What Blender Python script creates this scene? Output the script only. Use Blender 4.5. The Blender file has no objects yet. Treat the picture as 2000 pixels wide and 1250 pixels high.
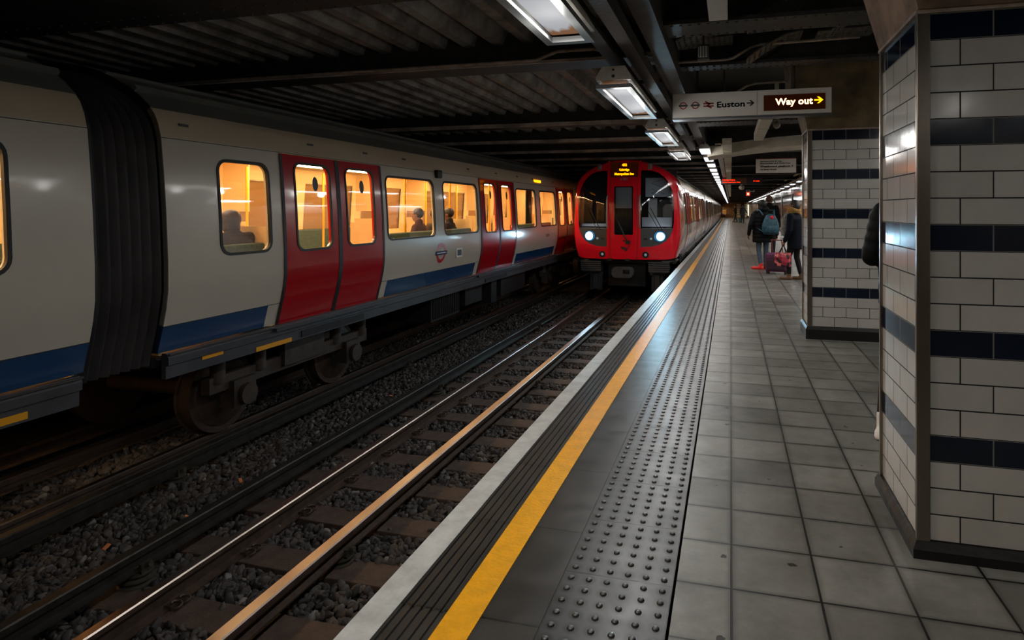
import bpy, bmesh, math, random
import numpy as np
from mathutils import Vector, Matrix
SC = bpy.context.scene
COL = SC.collection
PI = math.pi
random.seed(7)

# ---------------------------------------------------------------- camera, world, exposure
CAM_H = 1.35
YAW = math.atan(315 / 1204)
cam = bpy.data.cameras.new('camera')
cam_o = bpy.data.objects.new('camera', cam)
COL.objects.link(cam_o)
SC.camera = cam_o
cam_o.location = (0, 0, CAM_H)
cam_o.rotation_euler = (PI / 2, 0, YAW)
cam.sensor_width = 36
cam.lens = 36 * 1204 / 2000
cam.shift_x = (1000 - 1112) / 2000
cam.shift_y = -(625 - 409) / 2000
cam.clip_end = 400
SC.view_settings.view_transform = 'Standard'
SC.view_settings.look = 'None'
SC.view_settings.gamma = 1
SC.view_settings.use_curve_mapping = False
SC.view_settings.exposure = 1.1
w = bpy.data.worlds.new('world')
SC.world = w
w.use_nodes = True
w.node_tree.nodes['Background'].inputs[0].default_value = (.8, .9, 1, 1)
w.node_tree.nodes['Background'].inputs[1].default_value = .006
SC.cycles.max_bounces = 8
SC.cycles.transparent_max_bounces = 12
SC.cycles.sample_clamp_indirect = 4
SC.cycles.sample_clamp_direct = 20

LAMP_W = 9.0        # watts of one platform luminaire
FAR_LAMP_W = 7.0
RIGHT_LAMP_W = 9.0
HEAD_W = 26.0       # one train headlight
CABIN = 1.9         # brightness of the saloon strip lamps
LAMP_COL = (1.0, .97, .93)


def area_light(name, x, y, z, sx, sy, watts, col=LAMP_COL):
    l = bpy.data.lights.new(name, 'AREA')
    l.shape = 'RECTANGLE'
    l.size = sx
    l.size_y = sy
    l.energy = watts
    l.color = col
    o = bpy.data.objects.new(name, l)
    COL.objects.link(o)
    o.location = (x, y, z)
    return o


GLOW_W = 2.2


def point_light(name, x, y, z, watts, col=LAMP_COL, r=.06):
    l = bpy.data.lights.new(name, 'POINT')
    l.shadow_soft_size = r
    l.energy = watts
    l.color = col
    o = bpy.data.objects.new(name, l)
    COL.objects.link(o)
    o.location = (x, y, z)
    return o


# luminaire row over the platform edge: start of each fixture
LUM_X, LUM_Z, LUM_L = -.86, 2.30, 1.66
LUM_Y = [-4.15, -1.25, 1.66, 4.60, 7.40, 10.1]
FAR_X, FAR_Z = -.47, 2.45
FAR_Y = [11.6 + 1.95 * i for i in range(26)] + [63 + 2.9 * i for i in range(21)]
RIGHT_X = 2.46
RIGHT_X2 = 2.78     # beyond the pillars: added row standing in for the frieze's bright reflection
RIGHT_Y = [-3.4, -.3, 2.6, 5.6, 8.6] + [11.8 + 3.0 * i for i in range(30)]
for y in LUM_Y:
    area_light('lamp_light', LUM_X, y + LUM_L / 2, LUM_Z - .012, .18, 1.4, LAMP_W * (.55 if y < 0 else 1))
    for dy in (.4, LUM_L - .4):
        point_light('lamp_glow', LUM_X, y + dy, LUM_Z - .10, GLOW_W)
for i, y in enumerate(FAR_Y):
    if i % 4 == 1 and y < 100:
        area_light('lamp_light', FAR_X, y + .5, FAR_Z - .03, .2, 2.2, FAR_LAMP_W * 1.6)
    if i % 3 == 0 and y < 70:
        point_light('lamp_glow', FAR_X, y + .5, FAR_Z - .09, GLOW_W * 1.3)
for i, y in enumerate(RIGHT_Y):
    if y < 12:
        area_light('lamp_light', RIGHT_X, y + .6, 2.5, .2, 1.2, RIGHT_LAMP_W * (1.1 if y < 0 else 1.9))
    elif i % 2 == 0 and y < 90:
        area_light('lamp_light', RIGHT_X2, y + .5, 2.42, .2, 2.4, RIGHT_LAMP_W * 1.1)  # light of the added row along the wall


# ---------------------------------------------------------------- materials
def lin(c):
    if max(c) > 1.0:
        c = [x / 255 for x in c]
    return tuple(x / 12.92 if x <= .04045 else ((x + .055) / 1.055) ** 2.4 for x in c) + (1,)


MATS = {}


def mat(name, col=(128, 128, 128), rough=.6, metal=0, noise=None, bump=None, coat=0, emit=None, spec=.5):
    """noise=(scale, dark factor), bump=(scale, strength), emit=(colour, strength)"""
    if name in MATS:
        return MATS[name]
    m = bpy.data.materials.new(name)
    m.use_nodes = True
    nt = m.node_tree
    b = nt.nodes['Principled BSDF']
    c = lin(col)
    b.inputs['Base Color'].default_value = c
    b.inputs['Roughness'].default_value = rough
    b.inputs['Metallic'].default_value = metal
    b.inputs['Specular IOR Level'].default_value = spec
    b.inputs['Coat Weight'].default_value = coat
    b.inputs['Coat Roughness'].default_value = .08
    tc = nt.nodes.new('ShaderNodeTexCoord')
    if noise:
        n = nt.nodes.new('ShaderNodeTexNoise')
        n.inputs['Scale'].default_value = noise[0]
        n.inputs['Detail'].default_value = 6
        n.inputs['Roughness'].default_value = .65
        nt.links.new(tc.outputs['Object'], n.inputs['Vector'])
        r = nt.nodes.new('ShaderNodeValToRGB')
        r.color_ramp.elements[0].position = .36
        r.color_ramp.elements[1].position = .62
        k = noise[1]
        r.color_ramp.elements[0].color = (c[0] * k, c[1] * k, c[2] * k, 1)
        r.color_ramp.elements[1].color = c
        nt.links.new(n.outputs['Fac'], r.inputs['Fac'])
        nt.links.new(r.outputs['Color'], b.inputs['Base Color'])
    if bump:
        n = nt.nodes.new('ShaderNodeTexNoise')
        n.inputs['Scale'].default_value = bump[0]
        n.inputs['Detail'].default_value = 4
        nt.links.new(tc.outputs['Object'], n.inputs['Vector'])
        bp = nt.nodes.new('ShaderNodeBump')
        bp.inputs['Strength'].default_value = bump[1]
        bp.inputs['Distance'].default_value = .01
        nt.links.new(n.outputs['Fac'], bp.inputs['Height'])
        nt.links.new(bp.outputs['Normal'], b.inputs['Normal'])
    if emit:
        b.inputs['Emission Color'].default_value = lin(emit[0])
        b.inputs['Emission Strength'].default_value = emit[1]
    MATS[name] = m
    return m


def glass(name, tint=(255, 255, 255), refl=.08, rough=.03, dark=0.0):
    m = bpy.data.materials.new(name)
    m.use_nodes = True
    nt = m.node_tree
    nt.nodes.clear()
    out = nt.nodes.new('ShaderNodeOutputMaterial')
    tr = nt.nodes.new('ShaderNodeBsdfTransparent')
    tr.inputs[0].default_value = lin(tint)
    gl = nt.nodes.new('ShaderNodeBsdfGlossy')
    gl.inputs['Roughness'].default_value = rough
    gl.inputs['Color'].default_value = (.9, .95, 1, 1)
    fr = nt.nodes.new('ShaderNodeFresnel')
    fr.inputs[0].default_value = 1.45
    ad = nt.nodes.new('ShaderNodeMath')
    ad.operation = 'ADD'
    ad.use_clamp = True
    ad.inputs[1].default_value = refl
    mx = nt.nodes.new('ShaderNodeMixShader')
    nt.links.new(fr.outputs[0], ad.inputs[0])
    nt.links.new(ad.outputs[0], mx.inputs[0])
    nt.links.new(tr.outputs[0], mx.inputs[1])
    nt.links.new(gl.outputs[0], mx.inputs[2])
    nt.links.new(mx.outputs[0], out.inputs[0])
    return m


def brick_mat(name, axes, c1, c2, mortar, bw, rh, msize, phase=(0, 0), offset=0.0, rough=.5, bumps=.4,
              dirt=None, band=None, coat=0, roughvar=None, wob=0.0, grime=0, spots=0):
    """tiles laid on two object axes; band=(row count, colour) colours every n-th row"""
    m = bpy.data.materials.new(name)
    m.use_nodes = True
    nt = m.node_tree
    N, Lk = nt.nodes, nt.links
    b = N['Principled BSDF']
    b.inputs['Coat Weight'].default_value = coat
    b.inputs['Coat Roughness'].default_value = .06
    tc = N.new('ShaderNodeTexCoord')
    sp = N.new('ShaderNodeSeparateXYZ')
    Lk.new(tc.outputs['Object'], sp.inputs[0])
    cb = N.new('ShaderNodeCombineXYZ')
    for i, a in enumerate(axes):
        s = N.new('ShaderNodeMath')
        s.operation = 'SUBTRACT'
        s.inputs[1].default_value = phase[i] - 40 * (bw if i == 0 else rh)
        Lk.new(sp.outputs['XYZ'.index(a)], s.inputs[0])
        Lk.new(s.outputs[0], cb.inputs[i])
    br = N.new('ShaderNodeTexBrick')
    br.offset = offset
    br.offset_frequency = 2
    br.squash = 1
    br.inputs['Scale'].default_value = 1
    br.inputs['Brick Width'].default_value = bw
    br.inputs['Row Height'].default_value = rh
    br.inputs['Mortar Size'].default_value = msize
    br.inputs['Mortar Smooth'].default_value = .15
    br.inputs['Color1'].default_value = lin(c1)
    br.inputs['Color2'].default_value = lin(c2)
    br.inputs['Mortar'].default_value = lin(mortar)
    Lk.new(cb.outputs[0], br.inputs['Vector'])
    colr = br.outputs['Color']
    if band:
        dv = N.new('ShaderNodeMath')
        dv.operation = 'DIVIDE'
        dv.inputs[1].default_value = rh
        sep = N.new('ShaderNodeSeparateXYZ')
        Lk.new(cb.outputs[0], sep.inputs[0])
        Lk.new(sep.outputs[1], dv.inputs[0])
        fl = N.new('ShaderNodeMath')
        fl.operation = 'FLOOR'
        Lk.new(dv.outputs[0], fl.inputs[0])
        md = N.new('ShaderNodeMath')
        md.operation = 'MODULO'
        md.inputs[1].default_value = band[0]
        Lk.new(fl.outputs[0], md.inputs[0])
        gt = N.new('ShaderNodeMath')
        gt.operation = 'GREATER_THAN'
        gt.inputs[1].default_value = band[0] - 1.5
        Lk.new(md.outputs[0], gt.inputs[0])
        b2 = N.new('ShaderNodeTexBrick')
        b2.offset = 0
        for k in ('Scale', 'Brick Width', 'Row Height', 'Mortar Size', 'Mortar Smooth'):
            b2.inputs[k].default_value = br.inputs[k].default_value
        b2.inputs['Color1'].default_value = lin(band[1])
        b2.inputs['Color2'].default_value = lin([v * .8 for v in band[1]])
        b2.inputs['Mortar'].default_value = lin((120, 120, 118))
        Lk.new(cb.outputs[0], b2.inputs['Vector'])
        mx = N.new('ShaderNodeMix')
        mx.data_type = 'RGBA'
        Lk.new(gt.outputs[0], mx.inputs['Factor'])
        Lk.new(colr, mx.inputs['A'])
        Lk.new(b2.outputs['Color'], mx.inputs['B'])
        colr = mx.outputs['Result']
    if dirt:
        for sc_, lo, hi, k in dirt:
            n = N.new('ShaderNodeTexNoise')
            n.inputs['Scale'].default_value = sc_
            n.inputs['Detail'].default_value = 8
            n.inputs['Roughness'].default_value = .7
            Lk.new(tc.outputs['Object'], n.inputs['Vector'])
            r = N.new('ShaderNodeValToRGB')
            r.color_ramp.elements[0].position = lo
            r.color_ramp.elements[1].position = hi
            r.color_ramp.elements[0].color = (k, k, k * .96, 1)
            r.color_ramp.elements[1].color = (1, 1, 1, 1)
            Lk.new(n.outputs['Fac'], r.inputs['Fac'])
            mx = N.new('ShaderNodeMix')
            mx.data_type = 'RGBA'
            mx.blend_type = 'MULTIPLY'
            mx.inputs['Factor'].default_value = 1
            Lk.new(colr, mx.inputs['A'])
            Lk.new(r.outputs['Color'], mx.inputs['B'])
            colr = mx.outputs['Result']
    if grime:
        b4 = N.new('ShaderNodeTexBrick')
        b4.offset = offset
        for k in ('Scale', 'Brick Width', 'Row Height'):
            b4.inputs[k].default_value = br.inputs[k].default_value
        b4.inputs['Mortar Size'].default_value = .028
        b4.inputs['Mortar Smooth'].default_value = 1
        b4.inputs['Color1'].default_value = b4.inputs['Color2'].default_value = (1, 1, 1, 1)
        b4.inputs['Mortar'].default_value = (grime, grime, grime * .95, 1)
        Lk.new(cb.outputs[0], b4.inputs['Vector'])
        mx = N.new('ShaderNodeMix'); mx.data_type = 'RGBA'; mx.blend_type = 'MULTIPLY'
        mx.inputs['Factor'].default_value = 1
        Lk.new(colr, mx.inputs['A']); Lk.new(b4.outputs['Color'], mx.inputs['B'])
        colr = mx.outputs['Result']
    if spots:
        vo = N.new('ShaderNodeTexVoronoi'); vo.voronoi_dimensions = '2D'; vo.inputs['Scale'].default_value = spots
        nz = N.new('ShaderNodeTexNoise'); nz.inputs['Scale'].default_value = 30
        ma = N.new('ShaderNodeMix'); ma.data_type = 'RGBA'; ma.inputs['Factor'].default_value = .035
        Lk.new(tc.outputs['Object'], nz.inputs['Vector'])
        Lk.new(tc.outputs['Object'], ma.inputs['A']); Lk.new(nz.outputs['Color'], ma.inputs['B'])
        Lk.new(ma.outputs['Result'], vo.inputs['Vector'])
        # chewing gum: tiny dark dots, size varying cell by cell
        sc_ = N.new('ShaderNodeSeparateColor'); Lk.new(vo.outputs['Color'], sc_.inputs[0])
        pw = N.new('ShaderNodeMath'); pw.operation = 'MULTIPLY_ADD'; pw.inputs[1].default_value = .20; pw.inputs[2].default_value = -.135
        Lk.new(sc_.outputs[0], pw.inputs[0])
        lt_ = N.new('ShaderNodeMath'); lt_.operation = 'LESS_THAN'
        Lk.new(vo.outputs['Distance'], lt_.inputs[0]); Lk.new(pw.outputs[0], lt_.inputs[1])
        mx = N.new('ShaderNodeMix'); mx.data_type = 'RGBA'
        Lk.new(lt_.outputs[0], mx.inputs['Factor'])
        Lk.new(colr, mx.inputs['A']); mx.inputs['B'].default_value = (.018, .017, .016, 1)
        colr = mx.outputs['Result']
    Lk.new(colr, b.inputs['Base Color'])
    # roughness: mortar is rough, tiles glossy
    mr = N.new('ShaderNodeMapRange')
    mr.inputs['To Min'].default_value = rough
    mr.inputs['To Max'].default_value = .9
    Lk.new(br.outputs['Fac'], mr.inputs['Value'])
    if roughvar:
        n = N.new('ShaderNodeTexNoise')
        n.inputs['Scale'].default_value = roughvar[0]
        n.inputs['Detail'].default_value = 5
        Lk.new(tc.outputs['Object'], n.inputs['Vector'])
        m2 = N.new('ShaderNodeMapRange')
        m2.inputs['From Min'].default_value = .35
        m2.inputs['From Max'].default_value = .65
        m2.inputs['To Min'].default_value = roughvar[1]
        m2.inputs['To Max'].default_value = roughvar[2]
        Lk.new(n.outputs['Fac'], m2.inputs['Value'])
        Lk.new(m2.outputs[0], b.inputs['Roughness'])
    else:
        Lk.new(mr.outputs[0], b.inputs['Roughness'])
    inv = N.new('ShaderNodeMath')
    inv.operation = 'SUBTRACT'
    inv.inputs[0].default_value = 1
    Lk.new(br.outputs['Fac'], inv.inputs[1])
    bp = N.new('ShaderNodeBump')
    bp.inputs['Strength'].default_value = bumps
    bp.inputs['Distance'].default_value = .004
    Lk.new(inv.outputs[0], bp.inputs['Height'])
    last = bp
    if wob:
        n = N.new('ShaderNodeTexNoise')
        n.inputs['Scale'].default_value = 9
        Lk.new(tc.outputs['Object'], n.inputs['Vector'])
        b3 = N.new('ShaderNodeBump')
        b3.inputs['Strength'].default_value = wob
        b3.inputs['Distance'].default_value = .01
        Lk.new(n.outputs['Fac'], b3.inputs['Height'])
        Lk.new(bp.outputs['Normal'], b3.inputs['Normal'])
        last = b3
    Lk.new(last.outputs['Normal'], b.inputs['Normal'])
    MATS[name] = m
    return m


m_floor = brick_mat('floor_tiles', 'XY', (137, 136, 131), (108, 107, 102), (20, 19, 18), .3, .3, .0045,
                    (.003, .167), dirt=[(1.3, .32, .56, .50), (5, .3, .55, .78), (60, .25, .45, .8)],
                    roughvar=(6, .34, .46), bumps=.8, grime=.58, spots=4.2)
m_coping = brick_mat('coping_slabs', 'XY', (56, 54, 51), (45, 44, 42), (10, 10, 10), 5, .6, .005,
                     (-3, .1), dirt=[(3, .3, .6, .78), (90, .35, .5, .7)], roughvar=(8, .30, .38), bumps=.8, grime=.8)
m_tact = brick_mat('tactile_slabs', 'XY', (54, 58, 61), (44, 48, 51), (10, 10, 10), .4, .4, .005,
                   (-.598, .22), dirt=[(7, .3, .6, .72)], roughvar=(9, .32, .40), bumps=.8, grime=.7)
m_front_tile = brick_mat('glazed_tiles_front', 'XZ', (196, 196, 192), (184, 184, 180), (22, 22, 22), .2235, .1022, .0028,
                         (0, .065), offset=.5, rough=.12, band=(4, (9, 24, 46)), wob=.05, bumps=.5,
                         dirt=[(1.4, .25, .6, .8)])
m_side_tile = brick_mat('glazed_tiles_side', 'YZ', (196, 196, 192), (184, 184, 180), (22, 22, 22), .2235, .1022, .0028,
                        (.05, .065), offset=.5, rough=.1, band=(4, (9, 24, 46)), wob=.04, bumps=.5,
                        dirt=[(1.4, .25, .6, .8)])
m_wall_tile = brick_mat('wall_tiles', 'YZ', (214, 210, 200), (205, 201, 192), (80, 78, 74), .225, .1022, .004,
                        (0, 0), offset=.5, rough=.15, bumps=.4, dirt=[(1.5, .25, .6, .8)])

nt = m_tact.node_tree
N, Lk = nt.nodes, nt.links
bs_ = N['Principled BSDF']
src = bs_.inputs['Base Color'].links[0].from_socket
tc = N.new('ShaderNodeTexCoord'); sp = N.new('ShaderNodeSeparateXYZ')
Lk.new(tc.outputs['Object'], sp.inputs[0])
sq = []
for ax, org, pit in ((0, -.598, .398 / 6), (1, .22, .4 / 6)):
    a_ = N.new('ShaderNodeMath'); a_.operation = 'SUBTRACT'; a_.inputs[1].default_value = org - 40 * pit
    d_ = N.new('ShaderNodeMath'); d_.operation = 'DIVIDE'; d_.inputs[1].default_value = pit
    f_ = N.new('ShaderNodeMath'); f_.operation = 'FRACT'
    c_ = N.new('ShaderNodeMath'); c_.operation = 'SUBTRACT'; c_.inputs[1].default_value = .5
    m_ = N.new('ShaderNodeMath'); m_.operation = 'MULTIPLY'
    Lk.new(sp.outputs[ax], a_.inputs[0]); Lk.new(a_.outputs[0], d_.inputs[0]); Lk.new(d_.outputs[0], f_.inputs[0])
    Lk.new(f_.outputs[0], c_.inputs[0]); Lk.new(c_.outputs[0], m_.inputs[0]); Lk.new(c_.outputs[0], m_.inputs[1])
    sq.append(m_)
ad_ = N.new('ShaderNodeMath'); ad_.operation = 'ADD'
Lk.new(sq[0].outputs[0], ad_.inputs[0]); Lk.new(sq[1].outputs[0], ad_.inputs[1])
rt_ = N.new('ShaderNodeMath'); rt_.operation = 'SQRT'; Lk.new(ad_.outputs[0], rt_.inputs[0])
cr_ = N.new('ShaderNodeValToRGB')          # pale blister centres, dark ring round every blister
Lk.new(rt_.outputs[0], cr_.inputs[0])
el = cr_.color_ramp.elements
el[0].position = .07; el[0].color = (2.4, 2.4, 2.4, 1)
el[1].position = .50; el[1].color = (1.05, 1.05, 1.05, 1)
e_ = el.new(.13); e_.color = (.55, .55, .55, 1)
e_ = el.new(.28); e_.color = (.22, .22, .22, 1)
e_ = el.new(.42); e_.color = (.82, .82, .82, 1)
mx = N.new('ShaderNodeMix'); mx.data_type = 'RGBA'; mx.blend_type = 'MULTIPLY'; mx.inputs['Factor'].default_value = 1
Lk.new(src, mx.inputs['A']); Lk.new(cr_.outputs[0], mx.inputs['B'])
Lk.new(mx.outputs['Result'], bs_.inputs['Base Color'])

m_white_paint = mat('white_edge_paint', (196, 202, 202), .38, noise=(9, .72), bump=(40, .2))
m_yellow = mat('yellow_line_paint', (248, 176, 6), .33, noise=(14, .82), bump=(60, .3))
m_ballast = mat('ballast_stone', (68, 65, 63), .85, noise=(22, .5))
m_bed = mat('track_bed', (24, 23, 22), .95, noise=(30, .4), bump=(40, 1))
m_wood = mat('sleeper_timber', (84, 68, 58), .8, noise=(9, .62), bump=(60, .5))
m_steel = mat('polished_steel', (170, 158, 150), .3, 1, bump=(4, .02))
m_rust = mat('rusty_steel', (82, 66, 56), .55, .3, noise=(12, .6))
m_drail = mat('dark_conductor_steel', (70, 68, 64), .42, .6, noise=(10, .6))
m_pot = mat('insulator_ceramic', (74, 70, 62), .35, noise=(20, .6))
m_black = mat('black_rubber', (16, 16, 17), .55)
m_dark = mat('dark_underframe', (34, 34, 36), .6, .2, noise=(6, .5))
m_sole = mat('grey_solebar', (74, 76, 82), .5, .2, noise=(3, .7))
m_cream = mat('grey_white_train_paint', (198, 194, 182), .26, 0, coat=.35, noise=(.6, .93))
m_cant = mat('cream_cantrail_paint', (186, 172, 150), .4, noise=(.8, .9))
m_blue = mat('blue_train_paint', (20, 66, 112), .25, coat=.6)
m_red = mat('red_train_paint', (176, 8, 28), .22, coat=.7)
m_nosered = mat('red_nose_paint', (226, 14, 40), .2, coat=.8)
m_roof = mat('train_roof_paint', (110, 112, 108), .34, .1, noise=(2, .8))
m_roof2 = mat('train_roof_pale', (150, 156, 158), .3, .3, noise=(3, .75))
m_bellow = mat('bellows_rubber', (72, 70, 72), .42, noise=(3, .6))
m_pod = mat('grey_lamp_panel', (64, 70, 76), .3, coat=.5)
m_mask = mat('black_glazing_border', (7, 8, 9), .08, coat=1)
m_amber = mat('amber_lamp', (250, 150, 20), .4, emit=((255, 150, 10), 1.4))
m_amberled = mat('amber_display', (250, 140, 10), .5, emit=((255, 150, 0), 1.5))
m_marker = mat('yellow_marker', (232, 162, 20), .5)
m_head = mat('headlamp_lens', (230, 240, 250), .3, emit=((225, 240, 255), 4.0))
m_head2 = mat('headlamp_rim_glow', (40, 120, 160), .3, emit=((20, 130, 200), .25))  # blue headlight glow put into the rim's colour and emission
m_concrete = mat('stained_concrete', (158, 132, 108), .8, noise=(3.5, .35), bump=(9, .8))
m_concrete2 = mat('dark_concrete', (120, 102, 70), .8, noise=(3.5, .4), bump=(9, .6))
m_stain = mat('stainless_trim', (150, 140, 128), .28, 1, noise=(2, .75))
m_skirt = mat('black_skirting', (13, 12, 12), .4, noise=(18, .6), bump=(14, .5))
m_corr = mat('corrugated_sheet', (150, 146, 142), .6, .1, noise=(3, .35), bump=(20, .3))
m_girder = mat('sooty_girder', (56, 54, 50), .6, .1, noise=(5, .5), bump=(30, .4))
m_flange = mat('lit_flange_edge', (200, 186, 174), .6, noise=(2, .4))  # pale tone paints the light caught by the flange edges
m_conduit = mat('conduit_metal', (176, 160, 146), .45, .1, noise=(9, .5))
m_casing = mat('cream_casing', (196, 188, 170), .55, noise=(4, .75))
m_housing = mat('luminaire_housing', (186, 182, 172), .5, noise=(12, .7))
m_lrim = mat('luminaire_rim', (104, 106, 106), .45, .2)
m_sign = mat('sign_enamel', (226, 222, 214), .35, noise=(2, .93))
m_signrim = mat('sign_rim', (120, 122, 124), .3, .8)
m_ink = mat('black_lettering', (14, 22, 30), .4)
m_signred = mat('sign_red', (168, 44, 34), .4)
m_signdred = mat('sign_dark_red', (140, 30, 28), .4)
m_signgrey = mat('sign_grey_bar', (60, 64, 68), .4)
m_screen = mat('black_screen', (14, 8, 3), .2, emit=((120, 50, 0), .03))
m_lit = mat('lit_white_letters', (255, 230, 200), .5, emit=((255, 205, 160), 1.0))
m_lity = mat('lit_yellow_arrow', (255, 190, 20), .5, emit=((255, 175, 10), 1.0))
m_ledorange = mat('led_orange', (255, 90, 10), .5, emit=((255, 80, 10), .4))
m_white = mat('white_lettering', (230, 230, 230), .4)
m_blueband = mat('roundel_blue', (18, 40, 90), .35)
m_rred = mat('roundel_red', (186, 30, 40), .35)
m_ivory = mat('saloon_lining', (236, 205, 150), .5)
m_saloonfloor = mat('saloon_floor', (70, 66, 62), .6)
m_seat = mat('seat_moquette', (60, 84, 70), .8, noise=(30, .5))
m_pole = mat('yellow_grab_pole', (240, 180, 30), .35)
m_strip = mat('saloon_strip_lamp', (255, 230, 190), .5, emit=((255, 208, 146), 22))
m_ad = mat('advert_card', (210, 190, 160), .5, noise=(6, .4))
m_pane = glass('window_glass', refl=.05)
m_pane_d = glass('cab_glass', (225, 230, 232), refl=0)
m_lens = mat('small_lamp_lens', (140, 150, 155), .15, emit=((180, 210, 220), .08))


def lum_mat(dirty):
    m = bpy.data.materials.new('luminaire_diffuser')
    m.use_nodes = True
    nt = m.node_tree
    N, Lk = nt.nodes, nt.links
    b = N['Principled BSDF']
    b.inputs['Base Color'].default_value = (.03, .03, .03, 1)
    b.inputs['Roughness'].default_value = .8
    b.inputs['Specular IOR Level'].default_value = .1
    tc = N.new('ShaderNodeTexCoord')
    n = N.new('ShaderNodeTexNoise')
    n.inputs['Scale'].default_value = 7
    n.inputs['Detail'].default_value = 4
    mp = N.new('ShaderNodeMapping')
    mp.inputs['Scale'].default_value = (1.6, .55, 1)
    Lk.new(tc.outputs['Object'], mp.inputs[0])
    Lk.new(mp.outputs[0], n.inputs['Vector'])
    sp = N.new('ShaderNodeSeparateXYZ')
    Lk.new(tc.outputs['Object'], sp.inputs[0])
    # dirt gathers at the two ends of the tray: ramp on |y - middle|
    s1 = N.new('ShaderNodeMath'); s1.operation = 'SUBTRACT'; s1.inputs[1].default_value = LUM_L / 2
    Lk.new(sp.outputs[1], s1.inputs[0])
    s2 = N.new('ShaderNodeMath'); s2.operation = 'ABSOLUTE'
    Lk.new(s1.outputs[0], s2.inputs[0])
    s3 = N.new('ShaderNodeMath'); s3.operation = 'MULTIPLY_ADD'
    s3.inputs[1].default_value = 1.0
    Lk.new(s2.outputs[0], s3.inputs[0])
    s4 = N.new('ShaderNodeMath'); s4.operation = 'MULTIPLY'; s4.inputs[1].default_value = .55
    Lk.new(n.outputs['Fac'], s4.inputs[0])
    Lk.new(s4.outputs[0], s3.inputs[2])
    r = N.new('ShaderNodeValToRGB')
    r.color_ramp.elements[0].position = .94 - dirty * .04
    r.color_ramp.elements[1].position = 1.06
    r.color_ramp.elements[0].color = (.62, .64, .68, 1)
    r.color_ramp.elements[1].color = (.30, .13, .05, 1)
    Lk.new(s3.outputs[0], r.inputs['Fac'])
    Lk.new(r.outputs['Color'], b.inputs['Emission Color'])
    b.inputs['Emission Strength'].default_value = .27
    return m


m_diff = lum_mat(1)
m_fardiff = mat('far_luminaire_diffuser', (200, 200, 200), .4, emit=((235, 240, 250), .7))


# ---------------------------------------------------------------- mesh builder
def lerp(a, b, t):
    return a + (b - a) * t


def rr(cu, cv, hw, hh, r, n=5):
    """rounded rectangle loop"""
    pts = []
    for (sx, sy, a0) in ((1, 1, 0), (-1, 1, 90), (-1, -1, 180), (1, -1, 270)):
        for k in range(n + 1):
            a = math.radians(a0 + 90 * k / n)
            pts.append((cu + sx * (hw - r) + r * math.cos(a), cv + sy * (hh - r) + r * math.sin(a)))
    return pts


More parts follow.
